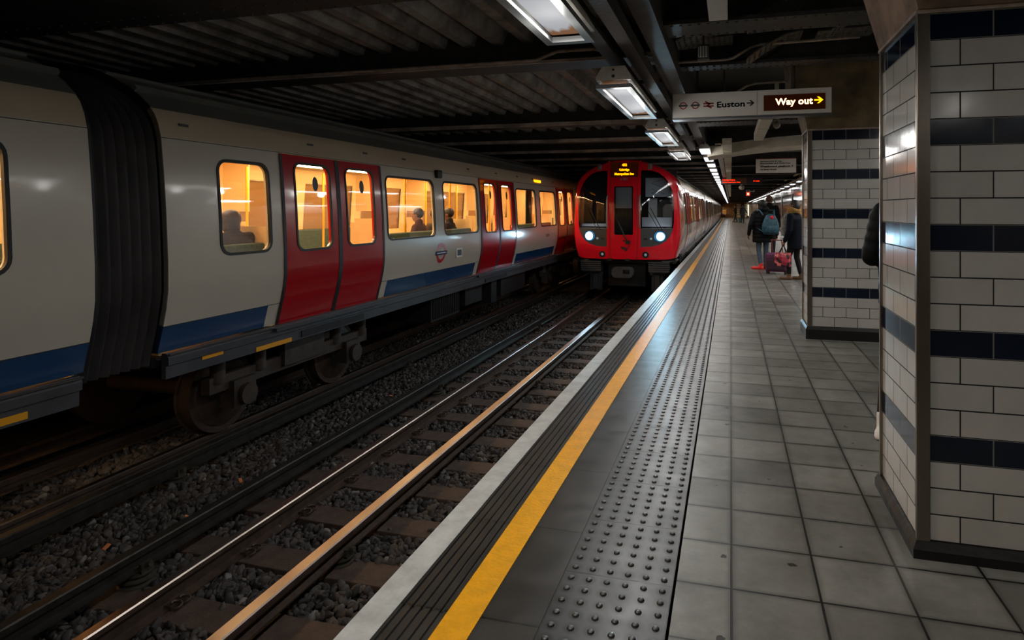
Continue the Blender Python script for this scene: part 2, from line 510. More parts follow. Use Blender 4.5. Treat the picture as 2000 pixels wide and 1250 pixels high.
class B:
    def __init__(s):
        s.bm = bmesh.new()

    def face(s, vs, mi=0):
        try:
            f = s.bm.faces.new(vs)
            f.material_index = mi
            return f
        except ValueError:
            return None

    def box(s, x0, x1, y0, y1, z0, z1, mi=0):
        v = [s.bm.verts.new((x, y, z)) for x in (x0, x1) for y in (y0, y1) for z in (z0, z1)]
        for q in ((0, 1, 3, 2), (4, 6, 7, 5), (0, 4, 5, 1), (2, 3, 7, 6), (0, 2, 6, 4), (1, 5, 7, 3)):
            s.face([v[i] for i in q], mi)
        return v

    def rbox(s, c, h, rot=None, mi=0):
        v = s.box(-h[0], h[0], -h[1], h[1], -h[2], h[2], mi)
        R = rot or Matrix.Identity(3)
        for a in v:
            a.co = R @ a.co + Vector(c)
        return v

    def ext(s, poly, ys, mi=0, closed=True, caps=True, mlist=None, axis='Y', off=None):
        """extrude (u,v) polygon along an axis; u,v are x,z for Y; y,z for X; x,y for Z"""
        def P(u, v, t):
            d = off(t) if off else 0
            return {'Y': (u + d, t, v), 'X': (t, u, v), 'Z': (u, v, t)}[axis]
        rings = [[s.bm.verts.new(P(u, v, t)) for (u, v) in poly] for t in ys]
        n = len(poly)
        for a, b in zip(rings[:-1], rings[1:]):
            for i in range(n if closed else n - 1):
                j = (i + 1) % n
                s.face([a[i], a[j], b[j], b[i]], mlist[i] if mlist else mi)
        if closed and caps:
            s.face(rings[0][::-1], mi)
            s.face(rings[-1], mi)
        return rings

    def loft(s, rings, mi=0, caps=True, closed=True):
        R = [[s.bm.verts.new(p) for p in r] for r in rings]
        n = len(R[0])
        for a, b in zip(R[:-1], R[1:]):
            for i in range(n if closed else n - 1):
                j = (i + 1) % n
                s.face([a[i], a[j], b[j], b[i]], mi)
        if caps and closed:
            s.face(R[0][::-1], mi)
            s.face(R[-1], mi)
        return R

    def cyl(s, p0, p1, r0, r1=None, n=16, mi=0, caps=True):
        r1 = r0 if r1 is None else r1
        p0, p1 = Vector(p0), Vector(p1)
        d = (p1 - p0).normalized()
        a = d.orthogonal().normalized()
        b = d.cross(a)
        rings = []
        for p, r in ((p0, r0), (p1, r1)):
            rings.append([p + (a * math.cos(2 * PI * k / n) + b * math.sin(2 * PI * k / n)) * r for k in range(n)])
        return s.loft(rings, mi, caps)

    def tube(s, pts, r, n=8, mi=0):
        pts = [Vector(p) for p in pts]
        rings = []
        up = None
        for i, p in enumerate(pts):
            d = (pts[min(i + 1, len(pts) - 1)] - pts[max(i - 1, 0)]).normalized()
            if up is None:
                up = d.orthogonal().normalized()
            up = (up - d * up.dot(d)).normalized()
            b = d.cross(up)
            rad = r[i] if isinstance(r, (list, tuple)) else r
            rings.append([p + (up * math.cos(2 * PI * k / n) + b * math.sin(2 * PI * k / n)) * rad for k in range(n)])
        return s.loft(rings, mi)

    def ell(s, c, r, seg=16, rings=10, rot=None, mi=0):
        R = rot or Matrix.Identity(3)
        c = Vector(c)
        rs = (r, r, r) if not isinstance(r, (tuple, list)) else r
        top = s.bm.verts.new(c + R @ Vector((0, 0, rs[2])))
        bot = s.bm.verts.new(c + R @ Vector((0, 0, -rs[2])))
        L = []
        for i in range(1, rings):
            t = PI * i / rings
            L.append([s.bm.verts.new(c + R @ Vector((rs[0] * math.sin(t) * math.cos(2 * PI * k / seg),
                                                     rs[1] * math.sin(t) * math.sin(2 * PI * k / seg),
                                                     rs[2] * math.cos(t)))) for k in range(seg)])
        for k in range(seg):
            j = (k + 1) % seg
            s.face([top, L[0][k], L[0][j]], mi)
            s.face([bot, L[-1][j], L[-1][k]], mi)
            for a, b in zip(L[:-1], L[1:]):
                s.face([a[k], b[k], b[j], a[j]], mi)

    def cap(s, p0, p1, r0, r1=None, mi=0, n=12):
        r1 = r0 if r1 is None else r1
        s.cyl(p0, p1, r0, r1, n, mi)
        s.ell(p0, r0, n, 8, mi=mi)
        s.ell(p1, r1, n, 8, mi=mi)

    def lathe(s, prof, c, n=20, mi=0):
        rings = [[(c[0] + r * math.cos(2 * PI * k / n), c[1] + r * math.sin(2 * PI * k / n), c[2] + z) for k in range(n)]
                 for r, z in prof]
        return s.loft(rings, mi)

    def surf(s, outline, holes=(), vcuts=(), ucuts=(), fmap=None, thick=0, mi=0, mfun=None):
        """flat (u,v) panel with holes, sliced at the cut lines, then mapped into 3D"""
        bm = bmesh.new()
        for loop in [outline] + list(holes):
            vs = [bm.verts.new((u, v, 0)) for u, v in loop]
            for i in range(len(vs)):
                bm.edges.new((vs[i], vs[(i + 1) % len(vs)]))
        bmesh.ops.triangle_fill(bm, edges=bm.edges[:], use_beauty=True)
        for v in vcuts:
            bmesh.ops.bisect_plane(bm, geom=bm.verts[:] + bm.edges[:] + bm.faces[:], plane_co=(0, v, 0), plane_no=(0, 1, 0))
        for u in ucuts:
            bmesh.ops.bisect_plane(bm, geom=bm.verts[:] + bm.edges[:] + bm.faces[:], plane_co=(u, 0, 0), plane_no=(1, 0, 0))
        for f in bm.faces:
            c = f.calc_center_median()
            f.material_index = mfun(c.x, c.y) if mfun else mi
        for f in bm.faces:
            if f.normal.z < 0:
                f.normal_flip()
        for v in bm.verts:
            v.co = Vector(fmap(v.co.x, v.co.y))
        if thick:
            bm.normal_update()
            bmesh.ops.solidify(bm, geom=bm.faces[:], thickness=thick)
        me = bpy.data.meshes.new('tmp')
        bm.to_mesh(me)
        bm.free()
        s.bm.from_mesh(me)
        bpy.data.meshes.remove(me)

    def shift(s, dx, dy, dz):
        for v in s.bm.verts:
            v.co += Vector((dx, dy, dz))

    def build(s, name, mats, parent=None, smooth=None, bevel=0, fix=True):
        if not isinstance(mats, (list, tuple)):
            mats = [mats]
        me = bpy.data.meshes.new(name)
        bm = s.bm
        if fix:
            bmesh.ops.recalc_face_normals(bm, faces=bm.faces[:])
        if smooth:
            bm.normal_update()
            lim = math.radians(smooth)
            for f in bm.faces:
                f.smooth = True
            for e in bm.edges:
                if len(e.link_faces) == 2 and e.calc_face_angle(0) > lim:
                    e.smooth = False
        bm.to_mesh(me)
        bm.free()
        for m in mats:
            me.materials.append(m)
        o = bpy.data.objects.new(name, me)
        COL.objects.link(o)
        if parent:
            o.parent = parent
        if bevel:
            b = o.modifiers.new('bevel', 'BEVEL')
            b.width = bevel
            b.segments = 2
            b.limit_method = 'ANGLE'
        return o


def tag(o, label=None, cat=None, group=None, kind=None):
    if label:
        o['label'] = label
    if cat:
        o['category'] = cat
    if group:
        o['group'] = group
    if kind:
        o['kind'] = kind
    return o


def empty(name, loc=(0, 0, 0), rz=0):
    o = bpy.data.objects.new(name, None)
    COL.objects.link(o)
    o.location = loc
    o.rotation_euler = (0, 0, rz)
    return o


def copy_tree(o, parent=None):
    c = o.copy()
    COL.objects.link(c)
    if parent:
        c.parent = parent
    for ch in list(o.children):
        copy_tree(ch, c)
    return c


def text(s, width, material, depth=.002, cap=None, bold=0.0, spacing=1.0):
    """flat lettering in local x (right) / z (up), facing -y, left-aligned at 0, scaled to the width"""
    cu = bpy.data.curves.new('lettering', 'FONT')
    cu.body = s
    cu.size = 1
    cu.offset = bold
    cu.space_character = spacing
    cu.resolution_u = 3
    t = bpy.data.objects.new('lettering', cu)
    COL.objects.link(t)
    dg = bpy.context.evaluated_depsgraph_get()
    me = bpy.data.meshes.new_from_object(t.evaluated_get(dg))
    bpy.data.objects.remove(t)
    bm = bmesh.new()
    bm.from_mesh(me)
    bpy.data.meshes.remove(me)
    xs = [v.co.x for v in bm.verts]
    x0, x1 = min(xs), max(xs)
    k = width / (x1 - x0)
    kz = k if cap is None else cap / .73
    for v in bm.verts:
        v.co = Vector(((v.co.x - x0) * k, 0, v.co.y * kz))
    b = B()
    b.bm.free()
    b.bm = bm
    bmesh.ops.solidify(bm, geom=bm.faces[:], thickness=depth)
    return b


BK = 4e-5


def bend(y):
    return -BK * max(0, y - 25) ** 2


def ysteps(a, b, st=4):
    n = max(1, int((b - a) / st))
    return [a + (b - a) * i / n for i in range(n + 1)]


# ================================================================ SETTING
Y0, Y1 = -6.0, 125.0
XE = -1.206                                       # platform edge
ZR = -.98                                         # running rail top
ys = ysteps(Y0, Y1)


def sbox(name, x0, x1, y0, y1, z0, z1, m, label=None, parent=None, bevel=0, bent=False):
    b = B()
    if bent:
        b.ext([(x0, z0), (x1, z0), (x1, z1), (x0, z1)], ysteps(y0, y1), off=bend)
    else:
        b.box(x0, x1, y0, y1, z0, z1)
    o = b.build(name, m, parent, bevel=bevel)
    if not parent:
        tag(o, label, 'building part', kind='structure')
    return o


sbox('floor', -.19, 4.2, Y0, Y1, -.25, 0, m_floor, 'grey square paving tiles covering the platform', bent=True)
# coping with grooves
prof = [(XE, -.10), (XE, -.004), (XE + .004, 0), (-1.085, 0)]
gx = [-1.078, -1.045, -1.010, -.975, -.940]
for g in gx:
    prof += [(g - .006, 0), (g - .004, -.008), (g + .006, -.008), (g + .008, 0)]
prof += [(-.60, 0), (-.60, -.25), (-1.08, -.25), (-1.08, -.10)]
b = B()
b.ext(prof, ys, off=bend)
tag(b.build('platform_edge', m_coping), 'dark stone coping slabs with grooves along the platform edge', 'building part', kind='structure')
b = B()
b.ext([(XE - .001, -.06), (XE + .005, -.06), (XE + .005, -.003), (XE + .006, .0015), (-1.094, .0015), (-1.094, .003), (XE + .002, .003), (XE - .001, -.002)], ys, off=bend)
tag(b.build('white_edge_line', m_white_paint), 'white painted line on the very edge of the platform', 'building part', kind='structure')
b = B()
b.ext([(-.917, .0005), (-.80, .0005), (-.80, .0035), (-.917, .0035)], ys, off=bend)
tag(b.build('yellow_line', m_yellow), 'yellow painted safety line along the platform', 'building part', kind='structure')
b = B()
b.ext([(-.598, -.2), (-.200, -.2), (-.200, .002), (-.598, .002)], ys, off=bend)
pitch = .4 / 6


def domes(b, y0, y1, seg, full=True):
    ny = int((y1 - y0) / pitch)
    for j in range(ny):
        y = y0 + (j + .5) * pitch
        for i in range(6):
            x = -.598 + (i + .5) * .398 / 6 + bend(y)
            prof_ = [(.0125, 0), (.0105, .0045), (.006, .0062)] if full else [(.0125, 0), (.008, .006)]
            rings = [[(x + r * math.cos(2 * PI * k / seg), y + r * math.sin(2 * PI * k / seg), .002 + z) for k in range(seg)] for r, z in prof_]
            R = [[b.bm.verts.new(p) for p in r] for r in rings]
            for a, c in zip(R[:-1], R[1:]):
                for k in range(seg):
                    l = (k + 1) % seg
                    b.face([a[k], a[l], c[l], c[k]])
            b.face(R[-1])


domes(b, .22, 6.22, 14)
domes(b, 6.22, 22.22, 8)
domes(b, 22.22, 60.22, 5, False)
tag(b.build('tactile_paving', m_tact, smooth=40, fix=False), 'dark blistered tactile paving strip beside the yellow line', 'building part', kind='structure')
sbox('wall_platform_side', -1.10, -1.02, Y0, Y1, -1.6, -.24, m_girder, 'dark wall below the platform edge', bent=True)

# track bed and far walls
b = B()
b.box(-8.6, -1.02, Y0, 150, -1.5, -1.19)
tag(b.build('ground', m_bed), 'dark track bed under the ballast', 'building part', kind='structure')
sbox('wall_left', -8.9, -8.5, Y0, 150, -1.5, 3.6, m_girder, 'dark tunnel wall behind the left train')
sbox('wall_back', -8.6, 4.4, Y0 - .3, Y0, -1.5, 3.6, m_girder, 'wall behind the viewpoint')
sbox('ceiling', -8.9, 4.6, Y0, 150, 3.42, 3.6, m_girder, 'dark roof slab above everything')

# corrugated roof sheets between the girders over the tracks
BEAMS = [(3.2, 4.22, 2.93), (6.25, 6.62, 2.90), (11.0, 11.3, 2.90), (13.7, 14.0, 2.90)] + \
        [(16.3 + 2.6 * i, 16.55 + 2.6 * i, 2.90) for i in range(42)]
b = B()
pts = []
x = -8.5
per = .35
while x < -.75:
    pts += [(x, 3.17), (x + .11, 3.17), (x + .16, 3.30), (x + .30, 3.30)]
    x += per
pts.append((x, 3.20))
b.ext(pts, [Y0, 16, 60, 124], closed=False)
tag(b.build('ceiling_sheeting', m_corr, fix=False), 'sooty corrugated metal sheets between the roof girders', 'building part', kind='structure')
bb = None
for i, (a, c, z) in enumerate(BEAMS):
    if i in (0, 1, 2) or bb is None:
        b = B()
        h = (c - a) / 2
        b.box(-8.5, -.55, -h, h, 0, .025)
        b.box(-8.5, -.62, -h - .006, -h, .0, (.03 if i == 1 else .07), 1)
        b.box(-8.5, -.62, -h - .012, -h, -.004, .006, 1)
        if i == 0:
            b.box(-8.5, -.55, -h + .08, -h + .10, .025, .5)
            b.box(-8.5, -.55, h - .10, h - .08, .025, .5)
            for q in range(60):
                for yy in (-h + .04, h - .04, -h + .2, h - .2):
                    b.ell((-8.3 + q * .13, yy, 0), (.014, .014, .012), 6, 4)
        else:
            b.box(-8.5, -.55, -.01, .01, .025, .45)
        bb = b.build('roof_girder', [m_girder, m_flange])
        bb.location = (0, (a + c) / 2, z)
        if i == 2:
            proto = bb
    else:
        bb = proto.copy()
        COL.objects.link(bb)
        bb.location = (0, (a + c) / 2, z)
    tag(bb, 'dark steel roof girder crossing above the tracks', 'girder', 'roof girders over the tracks', 'structure')
for i in range(3, len(BEAMS)):                    # pale lips paint the light along the girder edges further down
    pass
b = B()
pl = [(-7.4, 6.235, 2.93), (-3.0, 6.235, 2.93), (-2.0, 6.235, 2.93), (-1.75, 6.20, 3.0), (-1.35, 6.20, 3.0), (-1.15, 6.235, 2.93), (-.65, 6.235, 2.93)]
b.tube(pl, .018, 8)
tag(b.build('conduit_pipe', m_conduit, smooth=50), 'thin pale conduit pipe kinked along the nearest roof girder', 'pipe')

# longitudinal girder and trunking above the luminaires
sbox('beam_longitudinal', -.62, -.48, Y0, 124, 2.62, 3.42, m_girder, 'dark lengthwise girder between track and platform roof')
b = B()
b.ext([(-.93, 2.50), (-.83, 2.50), (-.83, 2.56), (-.93, 2.56)], [Y0, 12.2])
b.ext([(-.76, 2.50), (-.66, 2.50), (-.66, 2.60), (-.76, 2.60)], [Y0, 12.2])
tag(b.build('cable_trunking', m_girder), 'pair of dark cable channels above the large luminaires', 'trunking')
b = B()
b.ext([(-.30, 2.60), (-.18, 2.60), (-.18, 2.66), (-.30, 2.66)], [12.6, 100])
for k in range(4):
    b.cyl((-.28 + k * .03, 12.6, 2.585), (-.28 + k * .03, 100, 2.585), .008, n=6)
tag(b.build('cable_tray', m_conduit, smooth=50), 'metal cable tray running beside the row of far lamps', 'trunking')

# platform roof: slab soffit, riveted girders, casings, clutter
sbox('ceiling_platform', -.5, 4.4, Y0, Y1, 3.1, 3.42, m_girder, 'dark soffit above the platform')
GIRD = [(1.2, 1.5, 2.70), (3.45, 3.75, 2.72), (4.55, 4.9, 2.70), (6.15, 6.35, 2.75), (9.2, 9.7, 2.62)] + [(14 + 4.6 * i, 14.4 + 4.6 * i, 2.62) for i in range(22)]
for i, (a, c, z) in enumerate(GIRD):
    b = B()
    b.box(-.48, 4.2, a, c, z, z + .03)
    b.box(-.48, 4.2, (a + c) / 2 - .012, (a + c) / 2 + .012, z + .03, 3.1)
    if i < 5:
        for q in range(70):
            xx = -.42 + q * .066
            for yy in (a + .035, c - .035):
                b.ell((xx, yy, z), (.013, .013, .010), 6, 4)
            b.ell((xx, (a + c) / 2 - .012, z + .09), (.012, .010, .012), 6, 4)
    tag(b.build('platform_girder', m_girder, smooth=40), 'riveted dark girder crossing above the platform', 'girder', 'girders over the platform', 'structure')
# curved perforated plates between girders
m_plate = mat('iron_roof_plate', (98, 95, 86), .6, noise=(4, .35), bump=(30, .4))
plates = []
for r_ in range(3):
    for (x0_, x1_) in ((-.46, .02), (.14, .62), (.74, 1.22), (1.34, 1.82), (1.94, 2.42)):
        if (r_ * 5 + int(x0_ * 10)) % 4:
            plates.append((x0_, x1_, 4.96 + .40 * r_, 5.28 + .40 * r_, 2.70 + .10 * ((r_ + int(x1_ * 3)) % 3), 2.92))
for i, (x0, x1, y0, y1, z0, z1) in enumerate(plates):
    b = B()
    n = 12
    pt = []
    for k in range(n + 1):
        t = k / n
        pt.append((lerp(x0, x1, t), lerp(z0, z1, math.sin(t * PI / 2))))
    top = [(u, v + .012) for u, v in pt[::-1]]
    b.ext(pt + top, [y0, y1])
    for q in range(10):
        for r in range(5):
            t = (q + .5) / 10
            u = lerp(x0, x1, t)
            v = lerp(z0, z1, math.sin(t * PI / 2))
            b.ell((u, y0 + (y1 - y0) * (r + .5) / 5, v - .001), (.012, .012, .01), 6, 4)
    tag(b.build('roof_plate', m_plate, smooth=40), 'studded iron plate between the platform girders', 'roof plate', 'studded plates of the platform roof', 'structure')
for (x0, x1, y0, y1, z) in [(-.145, -.02, 1.55, 4.4, 2.66), (.34, .50, 1.55, 4.2, 2.70), (.36, .50, 7.0, 10.3, 2.45), (-.14, .02, 10.9, 13.5, 2.45),
                            (-.14, .02, 14.0, 18.5, 2.45), (-.14, .02, 18.7, 23.6, 2.45), (-.14, .02, 25, 40, 2.50), (-.14, .02, 42, 60, 2.56)]:
    b = B()
    b.box(x0, x1, y0, y1, z, z + .12)
    k = y0 + .9
    while k < y1 - .2:
        b.box(x0 - .004, x1 + .004, k, k + .012, z - .004, z + .12)
        k += .9
    tag(b.build('beam_casing', m_casing), 'pale casing along the platform roof', 'casing', 'pale casings along the roof', 'structure')
# cream cross beam on the far side of the second pillar
b = B()
def crossz(x):
    t = (x + .45) / 3.2
    return 2.46 + .20 * (1 - (1 - min(1, t * 1.3)) ** 2)
xs = [-.45 + 3.2 * k / 12 for k in range(13)]
bot = [(xx, crossz(xx)) for xx in xs]
tp = [(xx, crossz(xx) + .13 + .22 * (1 - k / 12)) for k, xx in enumerate(xs)][::-1]
R = [[(u, yy, v) for u, v in bot] for yy in (13.0, 13.35)]
b.ext([(u, v - .06) for u, v in bot] + [(u, v + .14) for u, v in bot[::-1]], [12.6, 13.6])
tag(b.build('cross_beam', m_casing, smooth=40), 'arched cream beam spanning the platform beyond the second pillar', 'beam', kind='structure')
# bent service pipes above the sign
for k, (zz, yy, lab) in enumerate([(2.64, 7.2, 'upper bent service pipe behind the way out sign'), (2.58, 7.9, 'lower bent service pipe behind the way out sign'),
                                   (2.74, 5.9, 'dark conduit pipe above the way out sign')]):
    b = B()
    b.tube([(-.6, yy, zz), (-.05, yy, zz), (.02, yy, zz + .01), (.18, yy, zz + .10), (.27, yy, zz + .12), (1.1, yy, zz + .13)], .013, 8)
    tag(b.build('service_pipe', m_conduit, smooth=60), lab, 'pipe')
b = B()
b.box(-.15, .02, 7.4, 7.55, 2.60, 2.72); b.cyl((-.07, 7.48, 2.7), (-.07, 7.48, 3.12), .012, n=6); b.box(-.13, 0, 7.39, 7.405, 2.615, 2.705, 1)
tag(b.build('junction_box', [m_signrim, m_casing], bevel=.006), 'small grey junction box hanging behind the way out sign', 'junction box')
b = B()
b.ell((.62, 9.0, 2.52), (.05, .05, .05)); b.cyl((.62, 9.0, 2.52), (.62, 9.0, 3.12), .03)
tag(b.build('camera_dome', m_casing, smooth=50), 'small pale dome camera beside the pale roof casing', 'camera')
b = B()
b.ell((.50, 30, 2.38), (.13, .13, .12)); b.cyl((.50, 30, 2.4), (.50, 30, 3.12), .05)
tag(b.build('camera_dome', m_casing, smooth=50), 'dome camera hanging beyond the dot matrix indicator', 'camera')
b = B()
b.box(-.27, -.17, 5.24, 5.32, 2.60, 2.72, 0); b.box(-.26, -.18, 5.22, 5.24, 2.615, 2.705, 1); b.cyl((-.22, 5.28, 2.7), (-.22, 5.28, 3.12), .01, n=6)
for k in range(4):
    b.box(-.255 + k * .022, -.248 + k * .022, 5.21, 5.22, 2.61, 2.71, 0)
tag(b.build('roof_lamp', [m_girder, m_sign], bevel=.004), 'tiny bright caged fitting among the dark roof plates', 'fitting')

# right wall behind the pillars
WX = 3.0
b = B()
b.box(WX, WX + .3, Y0, 110, 0, 2.35)
tag(b.build('wall_right', m_wall_tile), 'white tiled platform wall', 'wall', kind='structure')
b = B()
b.box(WX - .03, WX + .3, Y0, 110, 2.28, 3.1)
tag(b.build('wall_right_upper', m_concrete2), 'dark upper part of the platform wall', 'wall', kind='structure')
b = B()
b.box(WX - .06, WX, Y0, 110, 2.12, 2.40)
tag(b.build('trim_frieze', mat('frieze_enamel', (200, 204, 206), .12, .3, bump=(5, .3))), 'glossy pale frieze band along the platform wall', 'trim', kind='structure')
sbox('baseboard_right', WX - .04, WX, Y0, 110, 0, .12, m_skirt, 'black skirting along the platform wall')
for (xx, zz, r, mm, lab) in [(2.62, 2.78, .035, m_casing, 'pale pipe high along the platform wall'), (2.75, 2.62, .03, m_conduit, 'metal pipe low along the platform wall'),
                             (2.45, 2.92, .045, m_girder, 'thick dark pipe under the platform roof')]:
    b = B()
    b.cyl((xx, 8, zz), (xx, 105, zz), r, n=10)
    tag(b.build('wall_pipe', mm, smooth=60), lab, 'pipe')
pc = [((150, 128, 110), (70, 60, 60)), ((120, 108, 100), (150, 60, 50)), ((170, 150, 130), (60, 70, 80)), ((140, 130, 120), (90, 70, 60)), ((110, 100, 96), (160, 150, 140))]
plab = ['large framed poster panel on the wall beside the second pillar', 'large framed poster panel between the waiting passengers', 'third framed poster panel along the tiled wall',
        'fourth framed poster panel along the tiled wall', 'farthest framed poster panel along the tiled wall']
for i in range(5):
    y = 26.2 + 6.4 * i
    t = empty('poster', (WX - .03, y, 1.5))
    tag(t, plab[i], 'poster', 'posters on the platform wall')
    b = B(); b.box(-.0, .03, .15, 6.0, -.72, .66)
    m = mat('poster_print_%d' % i, pc[i][0], .1, noise=(.9, .5), coat=1)
    b.build('print', m, t)
    b = B()
    b.box(-.03, .03, 6.0, 6.35, -.9, .9)
    b.build('post', mat('dark_green_post', (24, 44, 40), .4), t)
    b = B()
    b.box(-.005, 0, 1.6, 2.9, -.5, .2)
    b.build('picture', mat('poster_pic_%d' % i, pc[i][1], .15, noise=(2.2, .4), coat=1), t)
for i, y in enumerate((21.5, 29.5)):
    t = empty('bench', (2.62, y, 0))
    tag(t, ['curved pale platform bench nearest the woman with the tote', 'curved pale platform bench further along the wall'][i], 'bench', 'benches on the platform')
    b = B()
    b.ext([(-.28, .43), (.1, .41), (.2, .5), (.27, .85), (.30, .85), (.24, .46), (.12, .36), (-.28, .38)], [0, 2.6])
    b.build('seat', m_casing, t, smooth=40)
    for k in (0.4, 2.2):
        b = B(); b.box(-.1, .1, k - .03, k + .03, 0, .39)
        b.build('leg', m_dark, t)

# end wall of the platform, far away
sbox('wall_end', -1.4, 4.4, 112, 112.3, 0, 3.5, m_concrete, 'brown concrete wall closing the far platform end')
b = B()
outl = [(-9, -1.4), (-1.6, -1.4), (-1.6, 3.6), (-9, 3.6)]
hole = [(-1.75, -1.2), (-1.75, 1.2)] + [(-5 + 3.25 * math.cos(a), 1.2 + 1.7 * math.sin(a)) for a in [PI * k / 16 for k in range(1, 16)]] + [(-8.25, 1.2), (-8.25, -1.2)]
b.surf(outl, [hole], fmap=lambda u, v: (u, 150, v), thick=.4)
tag(b.build('wall_tunnel_portal', m_concrete), 'concrete wall with the tunnel mouth at the far end', 'wall', kind='structure')
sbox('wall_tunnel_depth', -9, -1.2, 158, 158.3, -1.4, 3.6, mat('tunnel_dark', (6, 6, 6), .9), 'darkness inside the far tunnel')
for x0_, x1_, nm_ in ((1.05, 1.75, 'left'), (2.3, 2.75, 'right')):
    b = B()
    b.box(x0_, x1_, 111.7, 111.98, 0, 2.4)
    for k in range(6):
        b.box(x0_ - .01, x1_ + .01, 111.66, 111.7, .38 + k * .38, .46 + k * .38, 1)
    tag(b.build('white_panel', [m_sign, m_black]), 'white panel crossed by dark bars, %s of the red door at the far end' % nm_, 'panel')
b = B(); b.box(1.85, 2.25, 111.6, 111.9, 0, 2.3)
tag(b.build('red_door', mat('dull_red_door', (120, 52, 50), .5)), 'dull red door on the far end wall', 'door')
b = B(); b.box(2.9, 4.2, 111.5, 111.9, 0, 2.2)
tag(b.build('lit_panel', mat('pale_lit_panel', (230, 230, 210), .5, emit=((230, 230, 205), .8))), 'pale lit panel at the far platform end', 'panel')
t = empty('warning_sign', (-.75 + bend(105), 105, 0))
tag(t, 'small yellow and white warning sign at the platform end', 'sign')
b = B(); b.box(-.3, .3, -.02, .02, .35, 1.3); b.build('board', m_sign, t)
b = B(); b.box(-.2, .2, -.03, -.02, .75, 1.15); b.build('yellow_panel', m_yellow, t)
b = B(); b.box(-.3, .3, -.03, -.02, .35, .5); b.build('red_band', m_signred, t)
b = B(); b.box(-.04, .04, -.0, .04, 0, .4); b.build('post', m_dark, t)


# ---------------------------------------------------------------- pillars
def pillar(x0, x1, y0, y1, zb, rows, name_label, ph):
    t = empty('pillar', (x0, y0, 0))
    tag(t, name_label, 'pillar', kind='structure')
    ztop = zb + rows * .1022
    W, D = x1 - x0, y1 - y0
    mf = m_front_tile.copy(); ms = m_side_tile.copy()
    b = B()
    b.box(.012, W - .012, .012, D - .012, zb, ztop)
    for f in b.bm.faces:
        c = f.calc_center_median()
        f.material_index = 1 if (c.x < .02 or c.x > W - .02) else 0
    o = b.build('tiled_core', [mf, ms], t)
    o.location = (0, 0, 0)
    # shift the mapping so the courses start at this pillar's foot
    for m, px in ((mf, ph[0]), (ms, ph[1])):
        subs = [n for n in m.node_tree.nodes if n.bl_idname == 'ShaderNodeMath' and n.operation == 'SUBTRACT' and not n.inputs[0].default_value == 1]
        subs[0].inputs[1].default_value = px - 40 * .2235
        subs[1].inputs[1].default_value = zb - 40 * .1022
    for (cx, cy, sx, sy) in ((0, 0, 1, 1), (W, 0, -1, 1), (0, D, 1, -1), (W, D, -1, -1)):
        b = B()
        e = .048
        b.ext([(cx, cy), (cx + sx * e, cy), (cx + sx * e, cy + sy * .014), (cx + sx * .014, cy + sy * .014), (cx + sx * .014, cy + sy * .022), (cx, cy + sy * .022)],
              [zb - .01, ztop + .005], axis='Z')
        b.build('corner_trim', m_stain, t, bevel=.003)
    b = B()
    p = .016
    b.ext([(-p, -p), (W + p, -p), (W + p, D + p), (-p, D + p)], [0, zb - .03], axis='Z')
    b.loft([[(-p, -p, zb - .03), (W + p, -p, zb - .03), (W + p, D + p, zb - .03), (-p, D + p, zb - .03)],
            [(-.002, -.002, zb), (W + .002, -.002, zb), (W + .002, D + .002, zb), (-.002, D + .002, zb)]])
    b.build('skirting', m_skirt, t)
    b = B()
    b.box(-.004, W + .004, -.004, D + .004, ztop, ztop + .014)
    b.build('top_trim', m_conduit, t)
    b = B()
    z1, z2 = ztop + .014, 3.1
    r = []
    for zz, g in ((z1, 0.0), (z1 + .30, .065), (z1 + .42, .16), (z2, .18)):
        r.append([(-g, -.02, zz), (W + g, -.02, zz), (W + g, D + g, zz), (-g, D + g, zz)])
    b.loft(r)
    b.build('concrete_head', m_concrete if ph[2] else m_concrete2, t)
    return t


pillar(.70, 2.05, 2.66, 3.29, .065, 20, 'large tiled pillar with dark blue bands in the right foreground', (.042, .07, 1))
pillar(.775, 1.95, 6.86, 7.36, .13, 20, 'second tiled pillar with dark blue bands, behind the foreground pillar', (-.07, .05, 0))

# ================================================================ TRACK
def fb_rail(hw, hh, H, fw, web, sink=0):
    """flat-bottom rail section (x,z), top at z=0"""
    return [(-hw, -.008), (-hw + .008, 0), (hw - .008, 0), (hw, -.008), (hw, -hh), (web, -hh - .012), (web, -H + .022), (fw, -H + .010), (fw, -H), (-fw, -H),
            (-fw, -H + .010), (-web, -H + .022), (-web, -hh - .012), (-hw, -hh)]


def clip_mesh():
    b = B()
    for dy in (-.03, .03):
        p = []
        for k in range(15):
            a = -.4 * PI + 2.0 * PI * k / 14 * .82
            p.append((.055 + .032 * math.cos(a), dy + .026 * math.sin(a), .012 + .012 * math.sin(a * .5) + .004 * k / 14))
        b.tube(p, .0085, 6)
    b.box(-.01, .04, -.055, .055, -.01, .016)
    return b


TX1, TX2 = -2.67, -6.0
GA = .7525


def rail(x, y0, y1, zt, kind, label, cat='rail'):
    t = empty(kind, (x, 0, 0))
    tag(t, label, cat)
    b = B()
    if kind == 'running_rail':
        P = fb_rail(.036, .038, .15, .068, .009)
    elif kind == 'centre_rail':
        P = fb_rail(.045, .050, .12, .060, .014)
    else:
        P = fb_rail(.042, .045, .13, .060, .016)
    ml = [0] * len(P)
    ml[0] = ml[1] = ml[2] = 1
    b.ext(P, [y0, y1], mlist=ml)
    b.shift(0, 0, zt)
    top = {'running_rail': m_steel, 'centre_rail': m_steel, 'conductor_rail': m_drail}[kind]
    b.build('rail_bar', [m_rust if kind != 'conductor_rail' else m_drail, top], t)
    return t


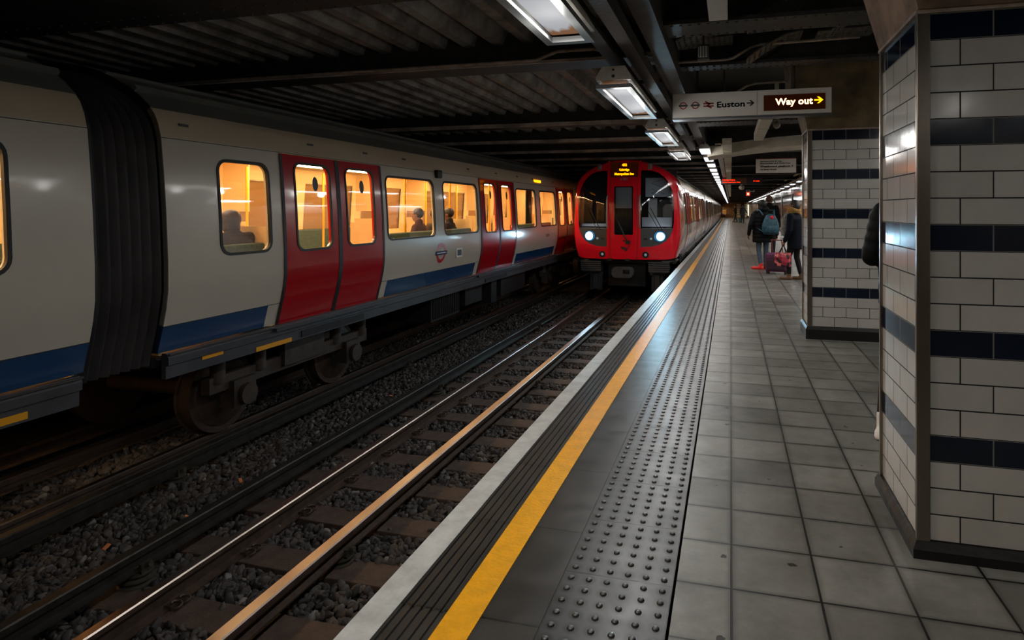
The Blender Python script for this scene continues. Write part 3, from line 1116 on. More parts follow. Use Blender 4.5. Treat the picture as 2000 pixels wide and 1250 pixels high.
SLEEP_Y = [4.33 + .61 * k for k in range(-5, 21)]
rl = rail(TX1 - GA, 1.5, 30, ZR, 'running_rail', 'polished running rail of the near track, on the side towards the left train')
rr_ = rail(TX1 + GA, 1.5, 30, ZR, 'running_rail', 'running rail of the near track hidden close to the platform')
rc = rail(TX1, 1.5, 30, ZR + .035, 'centre_rail', 'shiny centre conductor rail between the running rails of the near track')
ro = rail(TX1 - GA - .41, 1.5, 30, ZR + .07, 'conductor_rail', 'dark outer conductor rail beside the near track')
rl2 = rail(TX2 + GA, 1.5, 30, ZR, 'running_rail', 'dim running rail under the passing train, nearest the ballast strip')
rl3 = rail(TX2 - GA, 1.5, 30, ZR, 'running_rail', 'far running rail under the passing train')
rc2 = rail(TX2, 1.5, 30, ZR + .035, 'centre_rail', 'centre conductor rail under the passing train')
ro2 = rail(TX2 + GA + .37, 1.5, 30, ZR + .07, 'conductor_rail', 'dark outer conductor rail in front of the passing train')
cm = None
for y in SLEEP_Y:
    for par, s in ((rl, 1),):
        if cm is None:
            c = clip_mesh().build('rail_clip', m_rust, par, smooth=50)
            cm = c
        else:
            c = cm.copy()
            COL.objects.link(c)
            c.parent = par
        c.location = (.045, y, ZR - .135)


def insulator():
    b = B()
    b.lathe([(.02, 0), (.11, 0), (.115, .02), (.06, .035), (.105, .045), (.105, .058), (.055, .07), (.095, .08), (.095, .092), (.05, .10), (.05, .125), (.0, .125)], (0, 0, 0), 24)
    b.box(-.085, -.06, -.04, .04, .09, .155)
    b.box(.06, .085, -.04, .04, .09, .155)
    b.box(-.085, .085, -.04, .04, .09, .105)
    b.cyl((.06, 0, .14), (.12, 0, .15), .018, n=8)
    return b


im = None
for par, ysl, zt in ((rc, (3.8, 8.17, 12.6), ZR + .035), (ro, (3.25, 7.55, 12.0), ZR + .07), (ro2, (4.5, 8.6, 12.9), ZR + .07), (rc2, (4.0, 8.4), ZR + .035)):
    for y in ysl:
        if im is None:
            im = insulator().build('insulator', m_pot, par, smooth=40)
            c = im
        else:
            c = im.copy(); COL.objects.link(c); c.parent = par
        c.location = (0, y, zt - .235)

sm = None
for y in SLEEP_Y:
    if sm is None:
        b = B()
        b.box(TX1 - 1.28, TX1 + 1.36, -.125, .125, 0, .13)
        bmesh.ops.subdivide_edges(b.bm, edges=[e for e in b.bm.edges if abs(e.verts[0].co.x - e.verts[1].co.x) > 1], cuts=12)
        for v in b.bm.verts:
            v.co += Vector((0, random.uniform(-.006, .006), random.uniform(-.004, .003)))
        sm = b.build('timber_sleeper', m_wood, bevel=.006)
        o = sm
    else:
        o = sm.copy(); COL.objects.link(o)
    o.location = (random.uniform(-.03, .03), y + random.uniform(-.012, .012), ZR - .15 - .13)
    o.rotation_euler = (0, 0, random.uniform(-.012, .012))
    tag(o, 'brown timber sleeper under the near track', 'sleeper', 'sleepers of the near track')

# ballast: loose broken stones
rng = np.random.default_rng(3)


def stones(name, n, xr, yr, size, zfun, sub, label, skip=True, dens=None):
    bm = bmesh.new()
    bmesh.ops.create_icosphere(bm, subdivisions=sub, radius=1)
    V = np.array([v.co[:] for v in bm.verts])
    F = np.array([[v.index for v in f.verts] for f in bm.faces])
    bm.free()
    nv, nf = len(V), len(F)
    # a dozen broken shapes
    shapes = []
    for k in range(24):
        P = V.copy()
        for c in range(10):
            d = rng.normal(size=3); d /= np.linalg.norm(d)
            h = rng.uniform(.34, .62)
            dd = P @ d
            over = dd > h
            P[over] -= np.outer(dd[over] - h, d)
        P *= rng.uniform(.75, 1.25, size=3)
        shapes.append(P)
    X = rng.uniform(*xr, n); Y = rng.uniform(*yr, n)
    if skip:
        ph = np.abs(((Y - 4.33 + .305) % .61) - .305)
        on = (ph < .135) & (X > TX1 - 1.3) & (X < TX1 + 1.4)
        keep = ~on | (rng.random(n) < .02)
        X, Y = X[keep], Y[keep]
        n = len(X)
    s = rng.uniform(size * .6, size * 1.35, n)
    a = rng.uniform(0, 2 * PI, (n, 3))
    ca, sa = np.cos(a), np.sin(a)
    Rx = np.zeros((n, 3, 3)); Ry = Rx.copy(); Rz = Rx.copy()
    Rx[:, 0, 0] = 1; Rx[:, 1, 1] = ca[:, 0]; Rx[:, 1, 2] = -sa[:, 0]; Rx[:, 2, 1] = sa[:, 0]; Rx[:, 2, 2] = ca[:, 0]
    Ry[:, 1, 1] = 1; Ry[:, 0, 0] = ca[:, 1]; Ry[:, 0, 2] = sa[:, 1]; Ry[:, 2, 0] = -sa[:, 1]; Ry[:, 2, 2] = ca[:, 1]
    Rz[:, 2, 2] = 1; Rz[:, 0, 0] = ca[:, 2]; Rz[:, 0, 1] = -sa[:, 2]; Rz[:, 1, 0] = sa[:, 2]; Rz[:, 1, 1] = ca[:, 2]
    R = Rx @ Ry @ Rz
    S = np.stack([shapes[k] for k in rng.integers(0, 24, n)]) * s[:, None, None]
    P = np.einsum('nij,nvj->nvi', R, S)
    Z = zfun(X, Y) + rng.uniform(-.02, .015, n)
    P += np.stack([X, Y, Z], 1)[:, None, :]
    me = bpy.data.meshes.new(name)
    me.vertices.add(n * nv)
    me.vertices.foreach_set('co', P.reshape(-1).astype(np.float32))
    FF = (F[None] + (np.arange(n) * nv)[:, None, None]).reshape(-1)
    me.loops.add(len(FF))
    me.loops.foreach_set('vertex_index', FF.astype(np.int32))
    me.polygons.add(n * nf)
    me.polygons.foreach_set('loop_start', np.arange(0, len(FF), 3, dtype=np.int32))
    me.polygons.foreach_set('loop_total', np.full(n * nf, 3, dtype=np.int32))
    me.update()
    # per-stone tone
    at = me.attributes.new('tone', 'FLOAT', 'POINT')
    tone = np.repeat(rng.uniform(0, 1, n) ** 1.0, nv).astype(np.float32)
    at.data.foreach_set('value', tone)
    me.materials.append(m_stones)
    o = bpy.data.objects.new(name, me)
    COL.objects.link(o)
    tag(o, label, 'ballast', kind='stuff')
    return o


m_stones = bpy.data.materials.new('broken_stone')
m_stones.use_nodes = True
nt = m_stones.node_tree
bs = nt.nodes['Principled BSDF']
bs.inputs['Roughness'].default_value = .75
at = nt.nodes.new('ShaderNodeAttribute'); at.attribute_name = 'tone'
cr = nt.nodes.new('ShaderNodeValToRGB')
cr.color_ramp.elements[0].color = lin((38, 36, 36)); cr.color_ramp.elements[0].position = 0
cr.color_ramp.elements[1].color = lin((118, 114, 110)); cr.color_ramp.elements[1].position = 1
e = cr.color_ramp.elements.new(.35); e.color = lin((60, 55, 53))
e = cr.color_ramp.elements.new(.93); e.color = lin((78, 73, 70))
nt.links.new(at.outputs['Fac'], cr.inputs[0])
nt.links.new(cr.outputs[0], bs.inputs['Base Color'])


def zb(X, Y):
    # stones sit level with the sleeper tops inside the track and heap a little between tracks
    z = np.full_like(X, ZR - .175)
    mid = (X < TX1 - 1.2) & (X > TX2 + 1.2)
    z[mid] += .03
    return z


stones('ballast_near', 20000, (-6.2, -1.15), (2.2, 6.2), .038, zb, 2, 'dark broken ballast stones in the near part of the tracks')
stones('ballast_middle', 21000, (-6.2, -1.15), (6.2, 11.5), .037, zb, 1, 'dark broken ballast stones further along the tracks')
stones('ballast_far', 9000, (-6.2, -1.15), (11.5, 18), .040, zb, 1, 'dark broken ballast stones in front of the red train')
for i, (x, y, z_) in enumerate([(-4.35, 3.45, 0), (-4.25, 4.6, 0), (-4.15, 3.95, 0), (-4.3, 7.2, 0)]):
    b = B(); b.rbox((x, y, ZR - .10), (.012, .025, .006), Matrix.Rotation(i, 3, 'Z') @ Matrix.Rotation(.4, 3, 'X'))
    tag(b.build('litter_scrap', mat('orange_litter', (220, 130, 80), .6)), 'tiny orange scrap of litter on the ballast between the tracks', 'litter', 'litter scraps on the ballast')
# ================================================================ LUMINAIRES
def luminaire():
    t = empty('platform_lamp')
    L = LUM_L
    b = B()
    P = [(-.135, .03), (-.135, .055), (-.088, .135), (.088, .135), (.135, .055), (.135, .03)]
    b.ext(P, [0, L])
    b.build('housing', m_housing, t)
    b = B()                                        # rim frame round the diffuser
    fr = lambda x, y, z: (x, y, z)
    o = [(-.137, -.002), (.137, -.002), (.137, L + .002), (-.137, L + .002)]
    i = [(-.092, .05), (.092, .05), (.092, L - .05), (-.092, L - .05)]
    b.surf(o, [i], fmap=lambda u, v: (u, v, 0), thick=.03)
    for yy in (.03, L / 3, 2 * L / 3, L - .03):
        for xx in (-.118, .118):
            b.ell((xx, yy, -.001), (.006, .006, .003), 6, 4, mi=1)
    b.build('rim', [m_lrim, m_black], t)
    b = B()
    b.box(-.094, .094, .048, L - .048, .012, .016)
    b.build('diffuser', m_diff, t)
    for zz, r in ((.060, .013), (.108, .009)):
        b = B()
        b.cyl((0, -.004, zz), (0, .002, zz), r, n=14)
        b.build('cable_hole', m_black, t)
    for yy in (.3, L - .3):
        b = B()
        b.cyl((0, yy, .13), (0, yy, .30), .012, n=8)
        b.box(-.11, .22, yy - .02, yy + .02, .27, .30)
        b.build('hanger', m_girder, t)
    return t


labs = ['long luminaire overhead behind the viewpoint, farthest back', 'long luminaire overhead just behind the viewpoint', 'nearest long luminaire, cut by the top of the picture',
        'second long luminaire, showing its whole end plate with two holes', 'third long luminaire along the track side', 'fourth and smallest of the long luminaires, above the red train']
t0 = luminaire()
for i, y in enumerate(LUM_Y):
    t = t0 if i == 0 else copy_tree(t0)
    t.location = (LUM_X, y, LUM_Z)
    tag(t, labs[i], 'lamp', 'long luminaires over the platform edge')


def far_lamp(rod=.18):
    t = empty('platform_strip_lamp')
    b = B()
    b.ext([(-.10, .02), (-.10, .05), (-.06, .10), (.06, .10), (.10, .05), (.10, .02)], [0, 1.0])
    b.cyl((0, .5, .09), (0, .5, rod), .012, n=6)
    b.build('housing', m_housing, t)
    b = B(); b.box(-.09, .09, .05, .95, -.004, .022)
    b.build('diffuser', m_fardiff, t)
    return t


f0 = far_lamp()
for i, y in enumerate(FAR_Y):
    t = f0 if i == 0 else copy_tree(f0)
    t.location = (FAR_X, y, FAR_Z)
    if i == 0:
        tag(t, 'first of the small bright lamps in the row beyond the long luminaires', 'lamp', 'small lamps receding along the platform')
    elif i == 1:
        tag(t, 'second of the small bright lamps in the row beyond the long luminaires', 'lamp', 'small lamps receding along the platform')
    else:
        tag(t, 'small bright lamp in the long receding row above the train side', 'lamp', 'small lamps receding along the platform')
f1 = far_lamp(.60)
for i, y in enumerate(RIGHT_Y):
    t = f1 if i == 0 else copy_tree(f1)
    t.location = (RIGHT_X, y, 2.50) if y < 11.7 else (RIGHT_X2, y, 2.50)
    tag(t, 'small bright lamp added beside the platform wall for the bright reflected band' if y > 12 else 'small lamp over the passage behind the pillars', 'lamp', 'added small lamps beside the platform wall' if y > 12 else 'lamps behind the pillars')


# ================================================================ SIGNS
def arrow(b, cx, cz, s, mi=0, y0=0, y1=.002):
    """right-pointing arrow with swept barbs, length 2s"""
    t = .17 * s
    b.ext([(cx - s, cz - t), (cx + .75 * s, cz - t), (cx + .75 * s, cz + t), (cx - s, cz + t)], [y0, y1], mi)
    for sg in (1, -1):
        b.ext([(cx + s, cz), (cx + .12 * s, cz + sg * .78 * s), (cx - .38 * s, cz + sg * .78 * s), (cx + .42 * s, cz)], [y0 - .0003 * sg, y1], mi)


def ring(b, cx, cz, r0, r1, y0, y1, mi=0, n=32):
    c0 = [(cx + r1 * math.cos(2 * PI * k / n), cz + r1 * math.sin(2 * PI * k / n)) for k in range(n)]
    c1 = [(cx + r0 * math.cos(2 * PI * k / n), cz + r0 * math.sin(2 * PI * k / n)) for k in range(n)]
    b.surf(c0, [c1] if r0 > 0 else [], fmap=lambda u, v: (u, y0, v), thick=0, mi=mi)


t = empty('way_out_sign', (-.585, 6.5, 2.29))
tag(t, 'long pale hanging sign reading Euston with a lit Way out panel', 'sign')
Wd, Hd = 1.545, .262
b = B()
b.box(0, Wd, 0, .14, .012, Hd)
b.build('sign_box', m_sign, t, bevel=.004)
b = B()
b.box(-.002, Wd + .002, .01, .16, -.008, .010)
b.box(-.004, -.001, -.002, .142, .0, Hd + .002)
b.box(Wd + .001, Wd + .008, -.002, .142, .0, Hd + .002)
b.box(.842, .845, -.0015, .0, .012, Hd)
b.build('rim', [m_signrim], t)
zc = Hd * .52
for fx, mm in ((.070, m_signred), (.150, m_signdred)):
    b = B()
    ring(b, fx * Wd, zc, .027, .038, -.002, 0, 0)
    b.box(fx * Wd - .046, fx * Wd + .046, -.004, -.001, zc - .009, zc + .009, 1)
    b.build('roundel', [mm, m_signgrey], t)
b = B()
cx, s = .236 * Wd, .052
th = .007


def stroke(p, q):
    p, q = Vector(p), Vector(q)
    d = (q - p).normalized()
    nrm = Vector((-d.y, d.x)) * th
    b.ext([(cx + v.x, zc + v.y) for v in (p - nrm, q - nrm, q + nrm, p + nrm)], [-.003, 0])


stroke((-s, .0135), (s, .0135)); stroke((-s, -.0135), (s, -.0135))
stroke((-.6 * s, .034), (.1 * s, .0135)); stroke((.3 * s, .0135), (-.3 * s, -.0135)); stroke((-.1 * s, -.0135), (.6 * s, -.034))
b.build('rail_symbol', m_signdred, t)
tx = text('Euston', .177 * Wd, m_ink, cap=.060, bold=.018)
o = tx.build('lettering', m_ink, t); o.location = (.291 * Wd, -.003, zc - .030)
b = B(); arrow(b, .505 * Wd, zc + .001, .037, 0, -.003, 0); b.build('arrow', m_ink, t)
b = B(); b.box(.587 * Wd, .962 * Wd, -.003, 0, .19 * Hd, .79 * Hd); b.build('screen', m_screen, t)
tx = text('Way out', .228 * Wd, m_lit, cap=.066, bold=.022)
o = tx.build('lit_lettering', m_lit, t); o.location = (.659 * Wd, -.006, zc - .030)
b = B(); arrow(b, .922 * Wd, zc + .003, .042, 0, -.006, -.003); b.build('lit_arrow', m_lity, t)
for xx in (.25, 1.2):
    b = B()
    b.cyl((xx, .07, Hd), (xx, .07, .82), .012, n=8)
    b.build('hanger', m_girder, t)

t = empty('platform_sign', (.64, 16.8, 2.30))
tag(t, 'hanging panel reading Westbound platform 1, beyond the cross beam', 'sign')
b = B(); b.box(0, .99, 0, .10, 0, .36); b.build('sign_box', m_sign, t, bevel=.006)
b = B(); b.box(-.004, .994, -.004, .10, .362, .375); b.build('top_trim', m_signred, t)
for s_, wd, zz, cp, bo in (('Hammersmith & City,', .545, .285, .034, .020), ('Metropolitan and Circle lines', .745, .232, .034, .020),
                           ('Westbound platform 1', .80, .145, .050, .034), ('via Baker Street', .41, .075, .034, .020)):
    tx = text(s_, wd, m_ink, cap=cp, bold=bo)
    o = tx.build('lettering', m_ink, t); o.location = (.10, -.003, zz)
for xx in (.2, .8):
    b = B()
    b.cyl((xx, .05, .36), (xx, .05, .82), .015, n=8)
    b.build('hanger', m_girder, t)

t = empty('train_indicator', (-.36, 24.5, 2.31))
tag(t, 'dark dot matrix train indicator with orange text hanging across the platform', 'display')
b = B(); b.box(0, 1.55, 0, .2, 0, .27); b.build('display_case', m_black, t)
b = B(); b.box(.03, .95, -.004, 0, .03, .24); b.build('screen', m_screen, t)
for s_, x0, wd, zz, cp in (('1 Uxbridge all stations', .06, .46, .15, .055), ('Metropolitan line', .06, .66, .07, .035), ('2 min', 1.2, .22, .10, .05)):
    tx = text(s_, wd, m_ledorange, cap=cp, bold=.0)
    o = tx.build('led_text', m_ledorange, t); o.location = (x0, -.007, zz)
for xx in (.3, 1.2):
    b = B()
    b.cyl((xx, .1, .27), (xx, .1, .80), .02, n=8)
    b.build('hanger', m_girder, t)

t = empty('stop_sign', (1.07, 45.5, 2.32))
tag(t, 'small white sign with a glowing red box hanging below it, far along the platform', 'sign')
b = B(); b.box(0, .57, 0, .08, .26, .48); b.build('sign_box', m_sign, t)
b = B(); b.box(.05, .2, -.01, 0, .3, .38); b.box(.24, .5, -.01, 0, .34, .42); b.build('mark', m_ink, t)
b = B(); b.box(0, .26, 0, .08, 0, .25); b.build('red_box', mat('red_sign_box', (200, 60, 50), .4, emit=((255, 60, 40), .6)), t)
b = B(); b.box(.07, .19, -.01, 0, .05, .19); b.build('lit_symbol', m_lit, t)
b = B(); b.cyl((.3, .04, .48), (.3, .04, .79), .02, n=8); b.build('hanger', m_girder, t)

# ================================================================ TRAINS
PROF = [(.90, 1.27), (1.00, 1.295), (1.11, 1.315), (1.22, 1.342), (1.34, 1.376), (1.5, 1.412), (1.65, 1.43), (1.9, 1.428), (2.3, 1.408), (2.62, 1.385), (2.93, 1.355),
        (3.05, 1.325), (3.14, 1.285), (3.22, 1.22), (3.30, 1.13), (3.38, 1.01), (3.46, .86), (3.53, .69), (3.59, .50), (3.635, .28), (3.66, 0.0)]


def PX(z):
    for (z0, x0), (z1, x1) in zip(PROF[:-1], PROF[1:]):
        if z <= z1:
            return lerp(x0, x1, (z - z0) / (z1 - z0))
    return 0


VC = [z for z, x in PROF if 1.11 < z < 3.2] + [2.1, 2.5]
CL = 15.4
DC = [2.36, 7.70, 13.04]
WIN = [(.885, .315), (4.15, .70), (5.90, .70), (9.49, .70), (11.24, .70), (14.52, .315)]     # centre, half width
DW = .97


def side_shell(b, s, doors=True):
    fm = lambda u, v: (s * PX(v), u, v)
    if doors:
        edges = [0] + [e for c in DC for e in (c - DW, c + DW)] + [CL]
        out = [(0, 1.11)]
        for c in DC:
            out += [(c - DW, 1.11), (c - DW, 2.93), (c + DW, 2.93), (c + DW, 1.11)]
        out += [(CL, 1.11), (CL, 3.2), (0, 3.2)]
    else:
        out = [(0, 1.11), (CL, 1.11), (CL, 3.2), (0, 3.2)]
    holes = [rr(c, 2.35, h, .435, .10) for c, h in WIN]
    if not doors:
        holes += [rr(c + d, 2.36, .30, .475, .1) for c in DC for d in (-.46, .46)]

    def mf(u, v):
        if v > 2.95:
            return 2
        if v < 1.34:
            near = min(abs(abs(u - c) - DW) for c in DC)
            if near > .17 or not doors:
                return 1
        return 0
    b.surf(out, holes, vcuts=VC + [1.34, 2.95], ucuts=[c + k for c in DC for k in (-DW - .17, DW + .17)], fmap=fm, thick=.05 * s, mfun=mf)


def car_parts(root, detail=True, lit=True):
    objs = []
    b = B()
    side_shell(b, 1)
    side_shell(b, -1, False)
    # end plates, thin seam lines
    for y in (0.0, CL):
        ring_ = [(PX(z) - .01, z) for z, x in PROF if z > 1.05]
        poly = [(x, z) for x, z in ring_] + [(-x, z) for x, z in ring_[::-1][1:]]
        gap = [(-.62, 1.12), (.62, 1.12), (.62, 3.0), (-.62, 3.0)]
        b.surf(poly, [gap], fmap=lambda u, v, y=y: (u, y, v), thick=.03, mi=3)
    for z in (2.935, 1.335):
        b.ext([(PX(z), z), (PX(z) + .004, z), (PX(z) + .004, z + .006), (PX(z), z + .006)], [0, CL], 3)
    o = b.build('car_body', [m_cream, m_blue, m_cant, m_black], root, smooth=35)
    objs.append(o)
    # roof
    b = B()
    P = [(PX(z), z) for z in [3.2, 3.22, 3.30, 3.38, 3.46, 3.53, 3.59, 3.635, 3.66]]
    P[0] = (PX(3.2) + .012, 3.195)
    full = P + [(-x, z) for x, z in P[::-1][1:]]
    b.ext(full, [0, CL], closed=False)
    b.ext([(x - .02 if x > 0 else x + .02, z - .03) for x, z in full], [0, CL], closed=False)
    b.ext([(1.06, 3.345), (1.09, 3.365), (1.07, 3.40), (1.03, 3.39)], [0, CL])           # gutter rib
    b.ext([(.74, 3.50), (.76, 3.53), (.72, 3.545), (.70, 3.53)], [0, CL])
    objs.append(b.build('roof', m_roof, root, smooth=35))
    # doors
    for c in DC:
        for sg in (-1, 1):
            cc = c + sg * DW / 2
            b = B()
            off = .008
            fm = lambda u, v: (PX(v) + off, u, v)
            hw = DW / 2 - .006
            wc = c + sg * .46
            b.surf([(cc - hw, 1.10), (cc + hw, 1.10), (cc + hw, 2.925), (cc - hw, 2.925)], [rr(wc, 2.36, .30, .475, .10)], vcuts=VC, fmap=fm, thick=.045)
            fo = lambda u, v: (PX(v) + off + .006, u, v)
            b.surf(rr(wc, 2.36, .318, .493, .115), [rr(wc, 2.36, .292, .467, .095)], vcuts=[2.1, 2.3, 2.5, 2.62], fmap=fo, thick=.02, mi=1)
            b.surf(rr(wc, 2.36, .30, .475, .10), [], vcuts=[2.1, 2.3, 2.5, 2.62], fmap=lambda u, v: (PX(v) - .012, u, v), mi=2)
            e = c + sg * .012
            b.surf([(c if sg > 0 else c - .035, 1.10), (c + .035 if sg > 0 else c, 1.10), (c + .035 if sg > 0 else c, 2.92), (c if sg > 0 else c - .035, 2.92)], [], vcuts=VC,
                   fmap=lambda u, v: (PX(v) + off + .004, u, v), mi=1)
            ee = c + sg * (DW - .012)
            b.surf([(ee - .02, 1.10), (ee + .02, 1.10), (ee + .02, 2.92), (ee - .02, 2.92)], [], vcuts=VC, fmap=lambda u, v: (PX(v) + off + .004, u, v), mi=1)
            # round sticker near the top of the pane
            b.surf([(wc + .06 + .05 * math.cos(a), 2.62 + .085 * math.sin(a)) for a in [2 * PI * k / 12 for k in range(12)]], [], fmap=lambda u, v: (PX(v) - .008, u, v), mi=3)
            objs.append(b.build('door_leaf', [m_red, m_black, m_pane, m_ink], root, smooth=35))
    # windows
    for c, h in WIN:
        b = B()
        b.surf(rr(c, 2.35, h + .022, .457, .12), [rr(c, 2.35, h - .006, .429, .094)], vcuts=[2.1, 2.3, 2.5, 2.62], fmap=lambda u, v: (PX(v) + .007, u, v), thick=.03)
        b.surf(rr(c, 2.35, h, .435, .10), [], vcuts=[2.1, 2.3, 2.5, 2.62], fmap=lambda u, v: (PX(v) - .008, u, v), mi=1)
        objs.append(b.build('window', [m_black, m_pane], root, smooth=35))
    # saloon
    b = B()
    b.box(-1.29, 1.29, .04, CL - .04, 1.04, 1.08, 1)
    b.box(-1.22, 1.22, .04, CL - .04, 3.02, 3.06)
    inner = [(-(PX(z) - .10), z) for z in (1.08, 1.5, 1.9)]
    b.ext(inner, [.04, CL - .04], closed=False)
    inner = [(-(PX(z) - .10), z) for z in (2.80, 2.95, 3.03)]
    b.ext(inner, [.04, CL - .04], closed=False)
    # piers between the far windows
    edges = sorted([(c - h, c + h) for c, h in WIN] + [(c + d - .3, c + d + .3) for c in DC for d in (-.46, .46)])
    last = .04
    for a, e in edges + [(CL - .04, CL)]:
        b.ext([(-(PX(z) - .10), z) for z in (1.9, 2.35, 2.80)], [last, a], closed=False)
        last = e
    for a, e in edges:
        b.ext([(-(PX(z) - .07), z) for z in (1.9, 2.35, 2.80)], [a, e], 2, closed=False)  # brown paints the lit saloon reflected in the far panes
    for y in (.05, CL - .05):
        for x0, x1 in ((-1.28, -.62), (.62, 1.28)):
            b.box(x0, x1, y - .01, y + .01, 1.08, 3.02)
    # draught screens beside the doors
    for c in DC:
        for sg in (-1, 1):
            for sx in (-1, 1):
                y = c + sg * (DW + .05)
                b.box(min(sx * .88, sx * 1.27), max(sx * .88, sx * 1.27), y - .012, y + .012, 1.08, 2.15, 0)
    for (y, x) in ((3.36, 0), (6.70, 0), (8.70, 0), (12.04, 0)):   # bulkhead cards high up
        b.box(-1.25, -.80, y - .01, y + .01, 2.3, 3.02)
    objs.append(b.build('saloon_lining', [m_ivory, m_saloonfloor, mat('far_pane_reflection', (150, 118, 80), .15)], root))
    b = B()
    for c, h in WIN:
        b.box(-1.275, -1.27, c - h, c + h, 2.78, 2.98)
        b.box(1.20, 1.205, c - h, c + h, 2.80, 2.98)
    objs.append(b.build('advert_strip', m_ad, root))
    b = B()
    for sx in (-1, 1):
        for y0, y1 in ((3.45, 6.62), (8.78, 11.95), (.3, 1.3), (14.1, 15.1)):
            b.box(min(sx * .80, sx * 1.27), max(sx * .80, sx * 1.27), y0, y1, 1.40, 1.52)
            b.box(min(sx * 1.16, sx * 1.27), max(sx * 1.16, sx * 1.27), y0, y1, 1.52, 1.98)
    objs.append(b.build('seat_row', m_seat, root, bevel=.02))
    if detail:
        for y in [1.1, 3.3, 5.03, 6.72, 8.72, 10.37, 12.0, 14.3]:
            for x in (-.78, .78):
                b = B()
                b.tube([(x, y, 1.08), (x, y, 2.95)], .019, 8)
                objs.append(b.build('grab_pole', m_pole, root, smooth=60))
    if lit:
        b = B()
        for sx in (-.5, .5):
            b.box(sx - .04, sx + .04, .3, CL - .3, 3.00, 3.02)
        objs.append(b.build('strip_lamp', m_strip, root))
    # underframe
    b = B()
    b.box(-1.25, 1.25, 0, CL, .98, 1.06)
    b.ext([(1.30, .88), (1.345, .88), (1.345, .99), (1.375, 1.0), (1.375, 1.06), (1.35, 1.10), (1.30, 1.10)], [0.05, CL - .05], 1)
    b.ext([(1.375, 1.085), (1.39, 1.085), (1.39, 1.10), (1.375, 1.10)], [.05, CL - .05], 2)
    b.box(-1.34, -1.28, 0, CL, .86, 1.10, 1)
    for c in DC:
        b.box(1.34, 1.42, c - DW - .1, c + DW + .1, 1.05, 1.085, 1)
        b.box(1.345, 1.36, c - .6, c + .6, .90, .97, 0)
    objs.append(b.build('solebar', [m_dark, m_sole, m_signrim], root))
    b = B()
    for (y0, y1, x0, x1, z0) in ((5.1, 6.2, .5, 1.22, .45), (6.5, 7.3, .4, 1.2, .52), (7.7, 8.0, .6, 1.24, .40), (8.3, 9.9, .5, 1.22, .46), (5.2, 9.8, -1.2, -.4, .45)):
        b.box(x0, x1, y0, y1, z0, .98)
    for k in range(14):
        b.box(1.22, 1.24, 5.15 + k * .075, 5.18 + k * .075, .5, .9)
    objs.append(b.build('equipment_box', m_dark, root, bevel=.02))
    for yb in (2.15, CL - 2.15):
        b = B()
        for s in (-1, 1):
            b.box(s * 1.0 - .05, s * 1.0 + .05, yb - 1.35, yb + 1.35, .50, .66)
            b.box(s * 1.06 - .04, s * 1.06 + .04, yb - .35, yb + .35, .55, .85)
            for dy in (-.95, .95):
                b.box(s * 1.02 - .09, s * 1.02 + .09, yb + dy - .15, yb + dy + .15, .30, .58)
                b.cyl((s * 1.13, yb + dy, .42), (s * 1.17, yb + dy, .42), .11, n=16)
                b.cyl((s * 1.03, yb + dy - .28, .6), (s * 1.03, yb + dy - .28, .82), .07, n=12)
                b.cyl((s * 1.03, yb + dy + .28, .6), (s * 1.03, yb + dy + .28, .82), .07, n=12)
        b.box(-.9, .9, yb - .2, yb + .2, .45, .8)
        o = b.build('bogie', mat('bogie_grime', (70, 60, 52), .65, .1, noise=(6, .5)), root, smooth=40)
        objs.append(o)
        for dy in (-.95, .95):
            b = B()
            for s in (-1, 1):
                b.cyl((s * .69, yb + dy, .42), (s * .82, yb + dy, .42), .42, n=32)
                b.cyl((s * .66, yb + dy, .42), (s * .69, yb + dy, .42), .445, n=32)
                ring_r = .30
                b.cyl((s * .82, yb + dy, .42), (s * .835, yb + dy, .42), .36, .34, n=32)
            b.cyl((-.7, yb + dy, .42), (.7, yb + dy, .42), .08, n=12)
            w_ = b.build('wheelset', m_rust, o, smooth=40)
    return objs


def gangway(root, y0, y1):
    b = B()
    n = 7
    rings = []
    yy = []
    for k in range(n * 6 + 1):
        t = k / (n * 6)
        sc = .955 + .022 * math.cos(2 * PI * n * t)
        y = lerp(y0, y1, t)
        Z = [1.0, 1.11, 1.34, 1.65, 1.9, 2.3, 2.62, 2.93, 3.05, 3.14, 3.22, 3.3, 3.38, 3.46, 3.53, 3.59, 3.635, 3.66]
        pr = [(PX(z) * sc * .97, y, 1.0 + (z - 1.0) * (.965 + .01 * math.cos(2 * PI * n * t))) for z in Z]
        rings.append(pr + [(-p[0], p[1], p[2]) for p in pr[::-1][1:]])
    b.loft(rings, caps=False, closed=False)
    return b.build('gangway_bellows', m_bellow, root, smooth=50, fix=False)


# ---- left, passing train
LY = 4.16
lt = empty('train', (TX2, LY, ZR))
tag(lt, 'white, red and blue underground train passing on the left with lit windows', 'train')
parts0 = car_parts(lt)
PITCH = CL + .62


def copy_parts(objs, parent, dy, pre=Matrix.Identity(4), skip=()):
    for o in objs:
        if o.name.split('.')[0] in skip:
            continue
        c = o.copy()
        COL.objects.link(c)
        c.parent = parent
        c.matrix_local = pre @ Matrix.Translation((0, dy, 0))
        for ch in o.children:
            d = ch.copy(); COL.objects.link(d); d.parent = c


copy_parts(parts0, lt, -PITCH)
copy_parts(parts0, lt, PITCH)
gangway(lt, -.62, 0)
gangway(lt, CL, CL + .62)


